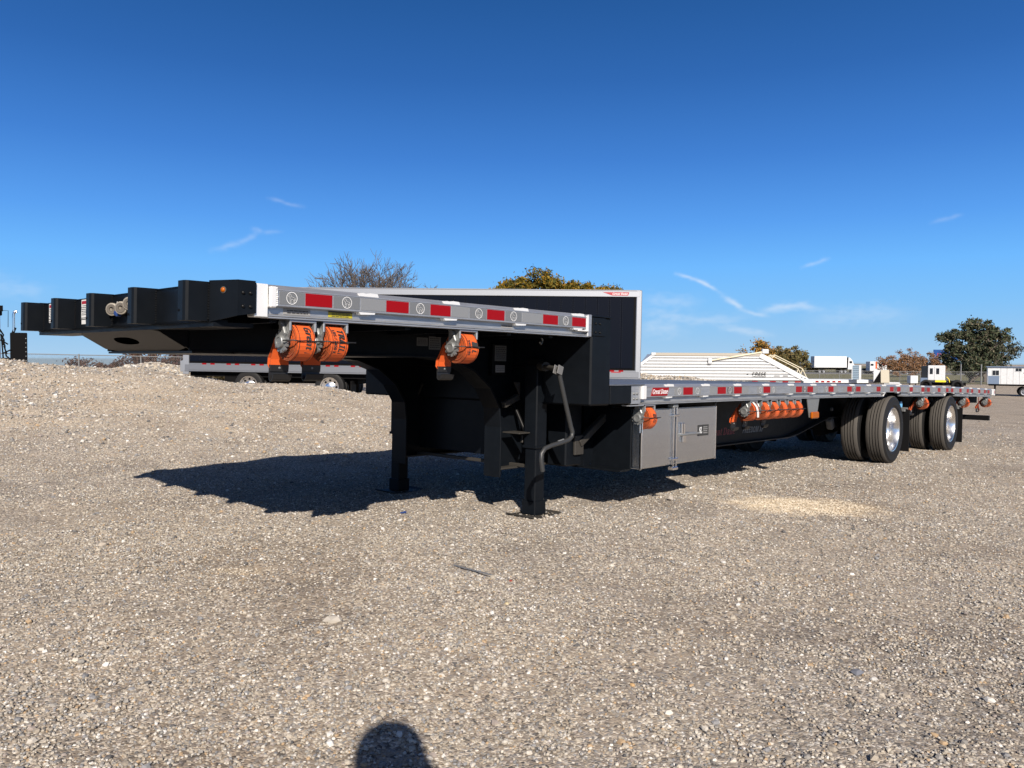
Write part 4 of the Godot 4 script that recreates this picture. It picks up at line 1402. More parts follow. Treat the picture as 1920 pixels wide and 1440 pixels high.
# ---------------------------------------------------------------- strap winches hanging from the rails
func ribbon(mb: MB, pts: Array, x0: float, x1: float, th: float, edge := Color(0.30, 0.45, 1.0)) -> void:   # a strap along points given in (z, y), between x0 and x1
	for i in pts.size() - 1:
		var a: Vector2 = pts[i]
		var b: Vector2 = pts[i + 1]
		var o := (b - a).orthogonal().normalized() * th * 0.5
		var q := [a - o, a + o, b + o, b - o]
		var f := func(k: int, x: float) -> Vector3: return Vector3(x, q[k].y, q[k].x)
		mb.quad(f.call(1, x0), f.call(1, x1), f.call(2, x1), f.call(2, x0))
		mb.quad(f.call(0, x1), f.call(0, x0), f.call(3, x0), f.call(3, x1))
		mb.tint = edge
		mb.quad(f.call(0, x0), f.call(1, x0), f.call(2, x0), f.call(3, x0))
		mb.quad(f.call(1, x1), f.call(0, x1), f.call(3, x1), f.call(2, x1))
		mb.tint = Color(1, 1, 1)


func make_winch() -> Node3D:
	var o := thing("strap_winch", "strap winch", "strap winch")
	var zinc: Material = M["zinc"]
	var a := MB.new()   # bent strap frame, open at the front
	a.bx(Vector3(0, 0.102, 0.004), Vector3(0.146, 0.010, 0.100), Basis(), 0.003)
	var cheek := V2([-0.036, 0.106, 0.054, 0.106, 0.054, 0.05, 0.026, -0.030, -0.020, -0.036, -0.036, 0.0])
	for x in [-0.073, 0.063]: a.prism(cheek, Transform3D(Basis(Vector3(0, 0, 1), Vector3(0, 1, 0), Vector3(-1, 0, 0)), Vector3(x + 0.007, 0, 0)), 0.0, 0.010)
	part("frame", a, zinc, o)
	a = MB.new()   # its bright front edge
	a.bx(Vector3(0, 0.100, 0.0565), Vector3(0.150, 0.013, 0.005), Basis(), 0.002)
	for x in [-0.070, 0.070]: a.bx(Vector3(x, 0.073, 0.0565), Vector3(0.011, 0.043, 0.005), Basis(), 0.002)
	part("frame_edge", a, M["van_rail"], o)
	a = MB.new()
	a.cyl(Vector3(-0.098, 0, 0), Vector3(0.082, 0, 0), 0.024, 14)
	var hx := Transform3D(Basis(Vector3(0, 0, 1), Vector3(0, 1, 0), Vector3(-1, 0, 0)), Vector3(-0.088, 0, 0))
	a.lathe([Vector2(0.033, -0.010), Vector2(0.033, 0.010), Vector2(0.030, 0.014), Vector2(0.020, 0.014), Vector2(0.018, -0.020), Vector2(0.0, -0.020)], hx, 18)
	part("drum", a, zinc, o)
	a = MB.new()   # ratchet wheel with its teeth
	var teeth := PackedVector2Array()
	for i in 11:
		var f := TAU * i / 11
		teeth.append(Vector2(cos(f), sin(f)) * 0.042)
		teeth.append(Vector2(cos(f + 0.10), sin(f + 0.10)) * 0.056)
		teeth.append(Vector2(cos(f + 0.34), sin(f + 0.34)) * 0.054)
	a.prism(teeth, Transform3D(Basis(Vector3(0, 0, 1), Vector3(0, 1, 0), Vector3(-1, 0, 0)), Vector3(-0.074, 0, 0)), 0.0, 0.013)
	part("ratchet_wheel", a, zinc, o)
	a = MB.new()
	a.bx(Vector3(-0.083, 0.062, 0.020), Vector3(0.016, 0.062, 0.018), Basis(Vector3.RIGHT, -0.45), 0.004)
	a.cyl(Vector3(-0.098, 0.088, 0.004), Vector3(-0.07, 0.088, 0.004), 0.011, 10)
	part("pawl", a, zinc, o)
	a = MB.new()   # the rolled webbing, a spiral of nine turns
	var pts := []
	var r := 0.026
	for i in 9 * 28 + 1:
		var f := TAU * i / 28.0
		r = 0.026 + 0.0655 * (i / 252.0) + 0.0016 * sin(f * 0.37 + 1.0) + 0.0008 * sin(f * 1.7)
		pts.append(Vector2(cos(f), sin(f)) * r)
	ribbon(a, pts, -0.052, 0.050, 0.0050)
	part("strap_roll", a, M["orange_strap"], o)
	a = MB.new()
	var edge := []
	for i in 25: edge.append(Vector2(sin(TAU * i / 24.0), cos(TAU * i / 24.0)) * 0.0964)
	ribbon(a, edge, -0.0440, -0.0405, 0.0006)
	part("edge_stripe", a, M["orange_edge"], o)
	a = MB.new()
	ribbon(a, edge, 0.0385, 0.0415, 0.0006)
	part("edge_stripe", a, M["orange_edge"], o)
	a = MB.new()   # black tie holding the roll
	var tie := []
	for i in 9:
		var f := lerpf(-0.25, 0.16, i / 8.0)
		tie.append(Vector3(lerpf(-0.105, 0.095, i / 8.0), 0.004 + 0.0015 * sin(i * 1.9), 0.097 + 0.003 * sin(PI * i / 8.0) - (0.05 if i == 0 else 0.0)))
	a.tube(tie, 0.0036, 6)
	a.bx(tie[6], Vector3(0.010, 0.012, 0.008), Basis(), 0.002)
	part("tie", a, M["plastic_black"], o)
	a = MB.new()   # loose end folded down behind the roll
	ribbon(a, [Vector2(-0.094, 0.03), Vector2(-0.118, -0.03), Vector2(-0.140, -0.085), Vector2(-0.146, -0.122)], -0.056, 0.046, 0.003)
	ribbon(a, [Vector2(-0.100, 0.02), Vector2(-0.128, -0.03), Vector2(-0.160, -0.078), Vector2(-0.164, -0.112), Vector2(-0.148, -0.128)], -0.060, 0.042, 0.003)
	part("strap_tail", a, M["orange_strap"], o)
	a = MB.new()   # flat hook
	ribbon(a, [Vector2(-0.150, -0.112), Vector2(-0.152, -0.150), Vector2(-0.150, -0.186), Vector2(-0.138, -0.194), Vector2(-0.122, -0.186), Vector2(-0.112, -0.160)], -0.058, 0.048, 0.005)
	a.bx(Vector3(-0.005, -0.130, -0.143), Vector3(0.106, 0.034, 0.004), Basis(Vector3.RIGHT, 0.1), 0.001)
	part("flat_hook", a, M["plastic_black"], o)
	a = MB.new()
	a.lathe([Vector2(0.007, 0), Vector2(0.005, 0.004), Vector2(0.0, 0.005)], Transform3D(Basis(), Vector3(-0.005, -0.128, -0.141)), 8)
	part("hook_rivet", a, M["zinc"], o)
	return o


func strap_print(o: Node3D, big: String, small: String, shift: float) -> void:   # black lettering that runs down round the roll
	var down := Basis(Vector3(0, -1, 0), Vector3(1, 0, 0), Vector3(0, 0, 1))
	for k in 2:
		var words: String = [big, small][k]
		if words == "": continue
		var a := MB.new()
		var h: float = [0.036, 0.018][k]
		a.text(words, h, Transform3D(down * Basis.from_scale(Vector3(0.92, 1, 1)), Vector3([0.012, -0.026][k], shift, 0.0964)), "Droid Sans", true, 0.0010, [0.2, 0.0][k], 0.0964)
		part("strap_print", a, M["black_print"], o)


func winches() -> void:
	var first := make_winch()
	var spots := [
		[0.267, 1.310, "orange strap roll on a ratchet winch, foremost under the upper deck rail", "Great D", "", 0.0],
		[0.457, 1.310, "second orange strap roll from the trailer's nose, hung beside the foremost winch", "TRAILE", "LBS / 2450 KG", 0.0],
		[1.399, 1.310, "lone orange strap roll under the rear half of the upper deck rail", "★ L", "5400 LBS", 0.0],
		[3.412, 0.815, "orange strap roll in front of the silver tool box at the lower deck's front corner", "D G", "", 0.0],
		[5.255, 0.815, "orange strap roll with a loose white tag, first of the row of six", "", "5400", 0.0],
		[5.500, 0.815, "orange strap roll second in the row of six, next to the white-tagged one", "G", "LBS", 0.0],
		[5.720, 0.815, "orange strap roll third from the front in the row of six", "K", "", 0.01],
		[5.927, 0.815, "orange strap roll third from the rear in the row of six", "O", "", -0.01],
		[6.126, 0.815, "orange strap roll second from the rear in the row of six", "K", "KG", 0.0],
		[6.318, 0.815, "orange strap roll rearmost in the row of six, nearest the amber lamp bracket", "E", "", 0.0],
		[11.140, 0.815, "orange strap roll hanging between the two wheel pairs", "", "", 0.0],
		[13.730, 0.815, "orange strap roll hanging just behind the rearmost wheel", "", "", 0.0],
		[15.480, 0.815, "dark-faced strap roll at the trailer's rear corner", "", "", 0.0]]
	for i in spots.size():
		var q: Array = spots[i]
		var o := first
		if i > 0:
			o = first.duplicate()
			o.name = named("strap_winch")
			add_child(o)
		var place := frame()
		place.origin = at_trailer(q[0], q[1], 0.075)
		o.transform = place
		o.set_meta("label", q[2])
		o.set_meta("category", "strap winch")
		o.set_meta("group", "orange strap winches under the deck rails")
		spots[i].append(o)
	for i in [6, 8, 9]:   # these have their hooks wound in
		for kind in ["strap_tail", "flat_hook", "hook_rivet"]: spots[i][6].get_node(kind).free()
	for q in spots: strap_print(q[6], q[3], q[4], q[5])
	var tag := MB.new()
	ribbon(tag, [Vector2(0.050, 0.088), Vector2(0.088, 0.045), Vector2(0.102, 0.0), Vector2(0.104, -0.055)], -0.026, 0.012, 0.002)
	part("tag", tag, M["white_label"], spots[4][6])


# ---------------------------------------------------------------- trees
func crown(lumps: Array, count: int, leaf: float, tones: Array, ragged := 0.25, seed_ := 1) -> MB:   # many small leaf faces spread through lumps [centre, radii]
	var r := RandomNumberGenerator.new()
	r.seed = seed_
	var mb := MB.new()
	var clumps := []
	var vol := 0.0
	for l in lumps: vol += l[1].x * l[1].y
	for l in lumps:
		for i in int(26.0 * l[1].x * l[1].y / vol * lumps.size()) + 6:   # clumps that shade one another
			var dir := Vector3(r.randfn(), r.randfn() + 0.25, r.randfn()).normalized()
			clumps.append([l[0] + dir * l[1] * r.randf_range(0.45, 1.0 + ragged * 0.5), (l[1].x + l[1].y) * 0.5 * r.randf_range(0.14, 0.36)])
	for i in count:
		var c: Array = clumps[r.randi() % clumps.size()]
		var p: Vector3 = c[0] + Vector3(r.randfn(), r.randfn() * 0.75, r.randfn()) * c[1] * 0.55
		var a := Vector3(r.randfn(), r.randfn(), r.randfn()).normalized()
		var b := a.cross(Vector3(r.randfn(), r.randfn(), r.randfn()).normalized()).normalized()
		var s := leaf * r.randf_range(0.6, 1.3)
		var k: Color = tones[r.randi() % tones.size()]
		mb.tint = k * r.randf_range(0.75, 1.2)
		mb.quad(p - a * s, p + b * s * 0.45, p + a * s, p - b * s * 0.45)
	return mb


func limbs(mb: MB, base: Vector3, tips: Array, r0: float, bend_: float, seed_: int) -> void:   # a trunk that divides towards the tips given
	var r := RandomNumberGenerator.new()
	r.seed = seed_
	for t in tips:
		var fork: Vector3 = base + Vector3(0, (t.y - base.y) * r.randf_range(0.25, 0.45), 0)
		var mid: Vector3 = fork.lerp(t, 0.5) + Vector3(r.randfn(), absf(r.randfn()), r.randfn()) * bend_
		mb.tube([base, fork, mid, t], [r0, r0 * 0.7, r0 * 0.4, r0 * 0.1], 7)


func bare_branch(mb: MB, r: RandomNumberGenerator, p: Vector3, dir: Vector3, length: float, rad: float, depth: int) -> void:
	var pts := [p]
	var rads := [rad]
	var d := dir
	for i in 3:
		d = (d + Vector3(r.randfn(), r.randfn() + 0.45, r.randfn()) * 0.13).normalized()
		p += d * length / 3.0
		pts.append(p)
		rads.append(rad * (1.0 - 0.16 * (i + 1)))
	mb.tube(pts, rads, 5 if rad > 0.03 else 3, false)
	if depth == 0: return
	for i in 4:
		var k := r.randi_range(1, 3)
		var side := d.cross(Vector3(r.randfn(), r.randfn(), r.randfn())).normalized()
		bare_branch(mb, r, pts[k], (d + side * r.randf_range(0.35, 0.95)).normalized(), length * r.randf_range(0.55, 0.8), maxf(rads[k] * 0.6, 0.013), depth - 1)


func leafy(kind: String, label: String, x: float, d: float, lumps: Array, count: int, leaf: float, tones: Array, r0: float, seed_: int, group := "", category := "tree") -> void:
	var y := ground(x, d)
	var o := thing(kind, label, category, Vector3(x, y, -d), 0.0, group)
	var ls := []
	var tips := []
	for l in lumps:
		ls.append([l[0], l[1]])
		tips.append(l[0] + Vector3(0, l[1].y * 0.3, 0))
		tips.append(l[0] + Vector3(l[1].x * 0.6, 0, l[1].z * 0.3))
		tips.append(l[0] + Vector3(-l[1].x * 0.6, l[1].y * 0.1, -l[1].z * 0.3))
	var mb := MB.new()
	limbs(mb, Vector3(0, -0.2, 0), tips, r0, r0 * 2.0, seed_ + 5)
	part("trunk", mb, M["bark"], o)
	part("crown", crown(ls, count, leaf, tones, 0.3, seed_), M["foliage"], o, true)


func trees() -> void:
	var gold := [Color(0.155, 0.105, 0.014), Color(0.12, 0.09, 0.014), Color(0.08, 0.07, 0.014), Color(0.17, 0.095, 0.010), Color(0.055, 0.055, 0.014)]
	var g1 := ground(2.6, 48)
	leafy("autumn_tree", "broad olive and gold tree showing its top over the black box trailer", 2.6, 48.0,
		[[Vector3(-2.6, 5.0 - g1, 0), Vector3(1.35, 0.85, 1.4)], [Vector3(-1.1, 5.25 - g1, 0.3), Vector3(1.6, 1.0, 1.7)], [Vector3(0.5, 5.0 - g1, 0), Vector3(1.5, 0.9, 1.5)], [Vector3(2.2, 4.95 - g1, 0.2), Vector3(1.6, 0.8, 1.6)], [Vector3(3.3, 4.8 - g1, 0), Vector3(0.9, 0.7, 1.2)]], 34000, 0.10, gold, 0.22, 3)
	var o := thing("bare_tree", "leafless tree with fine grey-brown twigs behind the black box trailer", "tree", Vector3(-7.6, ground(-7.6, 42), -42))
	var r := RandomNumberGenerator.new()
	r.seed = 12
	var mb := MB.new()
	mb.cyl(Vector3(0, -0.2, 0), Vector3(0, 1.5, 0), 0.20, 10, 0.16)
	part("trunk", mb, M["bark"], o)
	for q in [[-0.9, -0.42, 2.2], [-0.8, -0.12, 2.4], [-0.7, 0.12, 2.3], [0.3, -0.12, 2.3], [0.4, 0.10, 2.4], [0.5, 0.36, 2.2], [-1.2, -0.68, 2.0], [-2.2, -0.22, 1.75], [-2.4, -0.6, 1.7], [2.1, 0.15, 1.5], [2.3, 0.58, 1.6], [-0.2, 0.0, 2.2], [0.9, 0.6, 1.9]]:
		mb = MB.new()
		var from := Vector3(0.0, 1.4, 0)
		mb.tube([from, Vector3(q[0] * 0.6, 2.2, r.randf_range(-0.3, 0.3)), Vector3(q[0], 3.0, 0)], [0.12, 0.08, 0.07], 6, false)
		bare_branch(mb, r, Vector3(q[0], 3.0, 0), Vector3(q[1], 1.0, r.randf_range(-0.25, 0.25)).normalized(), q[2] * 0.79, 0.07, 4)
		part("branch", mb, M["twig"], o)
	var maroon := [Color(0.055, 0.026, 0.022), Color(0.06, 0.036, 0.026), Color(0.08, 0.045, 0.03)]
	var olive := [Color(0.09, 0.072, 0.03), Color(0.065, 0.055, 0.025), Color(0.11, 0.08, 0.04)]
	for q in [[-23.4, 43.0, 1.45, "low maroon shrub at the left end behind the chain link fence", 0], [-21.4, 44.0, 1.75, "maroon shrub in the middle behind the left chain link fence", 0], [-19.4, 43.0, 2.0, "maroon and brown shrub beside the olive bush behind the left fence", 0], [-17.4, 45.0, 2.35, "tall olive bush behind the fence, nearest the black box trailer", 1]]:
				leafy("shrub", q[3], q[0], q[1], [[Vector3(0, q[2] * 0.62, 0), Vector3(1.35, q[2] * 0.5, 1.0)], [Vector3(0.8, q[2] * 0.5, 0.3), Vector3(0.9, q[2] * 0.45, 0.9)]], 5200, 0.075, [maroon, olive][q[4]], 0.04, 20 + int(q[0]), "shrubs behind the left fence", "shrub")
	var orange := [Color(0.24, 0.12, 0.03), Color(0.19, 0.12, 0.03), Color(0.12, 0.09, 0.03), Color(0.30, 0.16, 0.04)]
	var dusk := [Color(0.075, 0.07, 0.03), Color(0.10, 0.085, 0.035), Color(0.14, 0.10, 0.04)]
	for q in [[35.2, 120.0, 4.9, 1.5, "thin half-bare tree at the left of the clump behind the white hopper", 2, 900], [37.6, 120.0, 6.2, 1.9, "tallest orange-leaved tree in the clump behind the white hopper", 0, 4200], [40.3, 121.0, 5.3, 1.9, "olive brown tree in the middle of the clump behind the hopper", 1, 4200], [43.2, 122.0, 5.4, 2.1, "olive brown tree at the right of the clump, beside the parked dark trailer", 1, 4600]]:
		leafy("autumn_tree", q[4], q[0], q[1], [[Vector3(0, q[2] * 0.64, 0), Vector3(q[3], q[2] * 0.33, q[3])], [Vector3(0.5, q[2] * 0.40, 0.3), Vector3(q[3] * 1.1, q[2] * 0.30, q[3])]], q[6], 0.19, [orange, dusk, orange][q[5]], 0.14, int(q[0]), "trees behind the white hopper trailer")
	var rust := [Color(0.17, 0.10, 0.06), Color(0.21, 0.13, 0.085), Color(0.13, 0.09, 0.06), Color(0.19, 0.09, 0.035)]
	for q in [[71.6, 150.0, 4.2, "low rust-brown thicket at the left end of the bank, above the white box"], [74.4, 151.0, 4.9, "rust-brown thicket second from the left on the bank"], [77.2, 152.0, 5.2, "tallest rust-brown thicket on the bank, in its middle"], [80.6, 151.0, 4.8, "rust-brown thicket on the bank beside the blue billboard"]]:
		leafy("thicket", q[3], q[0], q[1], [[Vector3(0, q[2] * 0.55, 0), Vector3(1.9, q[2] * 0.42, 1.6)], [Vector3(1.2, q[2] * 0.38, 0.4), Vector3(1.6, q[2] * 0.36, 1.5)]], 3600, 0.16, rust, 0.06, int(q[0]), "thickets along the bank", "shrub")
	var pine := [Color(0.040, 0.052, 0.028), Color(0.055, 0.062, 0.036), Color(0.030, 0.040, 0.026), Color(0.10, 0.09, 0.06)]
	var g2 := ground(61.5, 105)
	leafy("dark_tree", "large dark green tree with an open ragged crown beyond the right fence", 61.4, 105.0,
		[[Vector3(0.6, 5.6 - g2, 0), Vector3(2.3, 1.2, 2.2)], [Vector3(-1.6, 4.5 - g2, 0), Vector3(2.4, 1.2, 2.2)], [Vector3(2.4, 4.6 - g2, 0.4), Vector3(2.2, 1.3, 2.0)], [Vector3(-2.6, 3.2 - g2, 0.5), Vector3(1.5, 0.8, 1.5)], [Vector3(-1.6, 1.6 - g2, 0), Vector3(2.2, 1.2, 2.0)], [Vector3(0.6, 2.6 - g2, 0), Vector3(2.4, 1.3, 2.0)], [Vector3(0.0, 0.6 - g2, 0.6), Vector3(2.9, 0.9, 2.0)]], 20000, 0.20, pine, 0.38, 7)
	leafy("dark_tree", "smaller grey-green tree at the right edge behind the white site office", 67.4, 112.0,
		[[Vector3(0, 3.2 - g2, 0), Vector3(2.2, 1.3, 2.0)], [Vector3(2.4, 3.0 - g2, 0.4), Vector3(2.2, 1.4, 2.0)], [Vector3(0.8, 1.3 - g2, 0), Vector3(2.8, 1.2, 2.0)], [Vector3(-1.6, 1.6 - g2, 0), Vector3(1.5, 0.9, 1.4)]], 9000, 0.16, [Color(0.06, 0.06, 0.04), Color(0.085, 0.08, 0.06), Color(0.04, 0.05, 0.03)], 0.28, 8)
	for q in [[89.5, 235.0, 3.0, "distant dark bush beside the motorway tractor unit"], [95.5, 240.0, 3.6, "distant dark bush left of the camper on the road"], [99.5, 238.0, 3.0, "distant dark bush behind the camper on the road"]]:
		leafy("distant_bush", q[3], q[0], q[1], [[Vector3(0, q[2] * 0.5, 0), Vector3(2.2, q[2] * 0.5, 1.8)]], 1200, 0.28, dusk, 0.1, int(q[0]), "bushes along the far road", "shrub")


# ---------------------------------------------------------------- the black box trailer behind the heap
func simple_wheel(parent: Node3D, at: Vector3, radius: float, width: float, rim: Material, axis := Vector3(0, 0, 1)) -> void:   # outside towards axis
	var w := Node3D.new()
	w.name = "wheel"
	w.position = at
	parent.add_child(w, true)
	var x := Vector3.UP.cross(axis).normalized()
	var xf := Transform3D(Basis(x, Vector3.UP, axis), Vector3.ZERO)
	var a := MB.new()
	var h := width / 2
	a.lathe([Vector2(0.0, -h), Vector2(radius * 0.85, -h), Vector2(radius * 0.97, -h * 0.85), Vector2(radius, -h * 0.6), Vector2(radius, h * 0.6), Vector2(radius * 0.97, h * 0.85), Vector2(radius * 0.85, h), Vector2(radius * 0.64, h * 0.92), Vector2(radius * 0.6, h * 0.7)], xf, 28)
	part("tyre", a, M["tyre_side"], w)
	a = MB.new()
	a.lathe([Vector2(radius * 0.64, h * 0.9), Vector2(radius * 0.58, h * 0.86), Vector2(radius * 0.54, h * 0.3), Vector2(radius * 0.30, h * 0.2), Vector2(radius * 0.28, h * 0.75), Vector2(radius * 0.2, h * 0.9), Vector2(0.0, h * 0.92)], xf, 28)
	part("rim", a, rim, w)
	a = MB.new()
	for i in 8: a.lathe([Vector2(radius * 0.075, h * 0.33), Vector2(0.0, h * 0.34)], xf * Transform3D(Basis(), Vector3(cos(TAU * i / 8) * radius * 0.43, sin(TAU * i / 8) * radius * 0.43, 0)), 8)
	part("hand_hole", a, M["black_dull"], w)


func box_trailer() -> void:
	# axes: x from the rear (left in view) to the front, y up from the body's bottom edge, z towards the viewer
	var A := Vector3(-11.41, 0.68, -27.4)
	var B := Vector3(4.2, 0.52, -26.1)
	var L := A.distance_to(B)
	var H := 2.95
	var x := (B - A).normalized()
	var z := x.cross(Vector3.UP).normalized()
	var o := thing("box_trailer", "long black box trailer with silver top and bottom rails parked behind the gravel heap", "trailer")
	o.transform = Transform3D(Basis(x, z.cross(x), z), A)
	var a := MB.new()
	a.bx(Vector3(L / 2, H / 2 + 0.1, -1.3), Vector3(L - 0.1, H - 0.22, 2.50), Basis(), 0.0)
	part("body", a, M["black_dull"], o)
	var n := 38
	var pw := (L - 0.36) / n
	for i in n:   # side panels, lapped at their riveted seams
		a = MB.new()
		a.bx(Vector3(0.16 + pw * (i + 0.5), 0.36 + (H - 0.62) / 2, -0.036 + (0.004 if i % 2 else 0.0)), Vector3(pw - 0.008, H - 0.60, 0.012), Basis(), 0.003)
		part("side_panel", a, M["van_black"], o)
		a = MB.new()
		for k in 30:
			for e in [-0.03, 0.03]: a.bx(Vector3(0.16 + pw * i + e, 0.44 + k * (H - 0.78) / 29.0, -0.026), Vector3(0.011, 0.011, 0.008), Basis(), 0.003)
		part("rivets", a, M["grey_handle"], o, true)
	a = MB.new()
	a.bx(Vector3(L / 2, H - 0.13, -0.02), Vector3(L, 0.20, 0.05), Basis(), 0.012)
	a.bx(Vector3(L / 2, H - 0.012, -0.03), Vector3(L, 0.03, 0.07), Basis(), 0.008)
	part("top_rail", a, M["van_rail"], o)
	a = MB.new()
	a.bx(Vector3(L / 2, 0.14, -0.015), Vector3(L, 0.20, 0.05), Basis(), 0.01)
	a.bx(Vector3(L / 2, 0.26, -0.022), Vector3(L, 0.05, 0.03), Basis(), 0.006)
	a.bx(Vector3(L / 2, 0.02, -0.012), Vector3(L, 0.04, 0.07), Basis(), 0.006)
	part("bottom_rail", a, M["van_bottom_rail"], o)
	for i in 17:
		for k in 2:
			a = MB.new()
			a.bx(Vector3(0.7 + i * 0.88 + k * 0.30, 0.262, -0.004), Vector3(0.155, 0.05, 0.004))
			part("red_tape", a, M["red_tape"], o)
	a = MB.new()
	a.bx(Vector3(L - 0.03, H / 2, -0.03), Vector3(0.19, H - 0.0, 0.06), Basis(), 0.025)
	part("corner_post", a, M["van_rail"], o)
	a = MB.new()
	a.bx(Vector3(L - 0.012, H / 2, -1.3), Vector3(0.10, H - 0.02, 2.48), Basis(), 0.03)
	part("front_wall", a, M["van_rail"], o)
	a = MB.new()
	a.bx(Vector3(0.04, H / 2 - 0.05, -0.03), Vector3(0.22, H + 0.1, 0.07), Basis(), 0.01)
	part("rear_post", a, M["van_rail"], o)
	a = MB.new()
	a.bx(Vector3(-0.22, 0.16, -0.6), Vector3(0.5, 0.40, 0.05), Basis(), 0.01)
	part("door_edge", a, M["van_rail"], o)
	a = MB.new()   # red maker's flash near the front top corner
	a.prism(V2([-0.62, 0.055, -0.30, -0.055, 0.22, -0.055, 0.26, 0.055]), Transform3D(Basis(), Vector3(L - 0.62, H - 0.13, 0.006)), 0.0, 0.003)
	part("maker_flash", a, M["red_print"], o)
	a = MB.new()
	a.text("Great Dane", 0.065, Transform3D(Basis(), Vector3(L - 0.66, H - 0.13, 0.0098)), "Droid Serif", true, 0.001, 0.3)
	part("maker_name", a, M["white_print"], o)
	a = MB.new()
	a.bx(Vector3(L - 0.75, 0.22, 0.011), Vector3(0.32, 0.04, 0.003))
	part("label", a, M["dark_red_print"], o)
	# under the body
	a = MB.new()
	a.bx(Vector3(L / 2, -0.09, -1.3), Vector3(L - 0.2, 0.16, 2.2))
	part("chassis", a, M["black_dull"], o)
	for q in [0.45, 1.55]:
		a = MB.new()
		a.bx(Vector3(q, -0.36, -0.25), Vector3(0.42, 0.55, 0.10), Basis(), 0.01)
		part("rear_support", a, M["black_dull"], o)
	a = MB.new()
	a.bx(Vector3(3.7, -0.22, -1.2), Vector3(4.6, 0.30, 1.2), Basis(), 0.03)
	part("axle_frame", a, M["black_dull"], o)
	for q in [2.28, 5.15]:
		for k in 2: simple_wheel(o, Vector3(q, -0.46, -0.16 - 0.36 * k), 0.52, 0.28, M["polished_rim"])
		for k in 2: simple_wheel(o, Vector3(q, -0.46, -2.40 + 0.36 * k), 0.52, 0.28, M["black_dull"], Vector3(0, 0, -1))
		a = MB.new()
		a.bx(Vector3(q + 0.75, -0.55, -0.36), Vector3(0.02, 0.62, 0.60))
		part("mudflap", a, M["mudflap"], o)
	for q in [-0.4, -2.2]:
		a = MB.new()
		a.bx(Vector3(L - 2.6, -0.55, q), Vector3(0.14, 1.0, 0.14), Basis(), 0.01)
		a.bx(Vector3(L - 2.6, -1.06, q), Vector3(0.34, 0.02, 0.34))
		part("landing_leg", a, M["black_dull"], o)


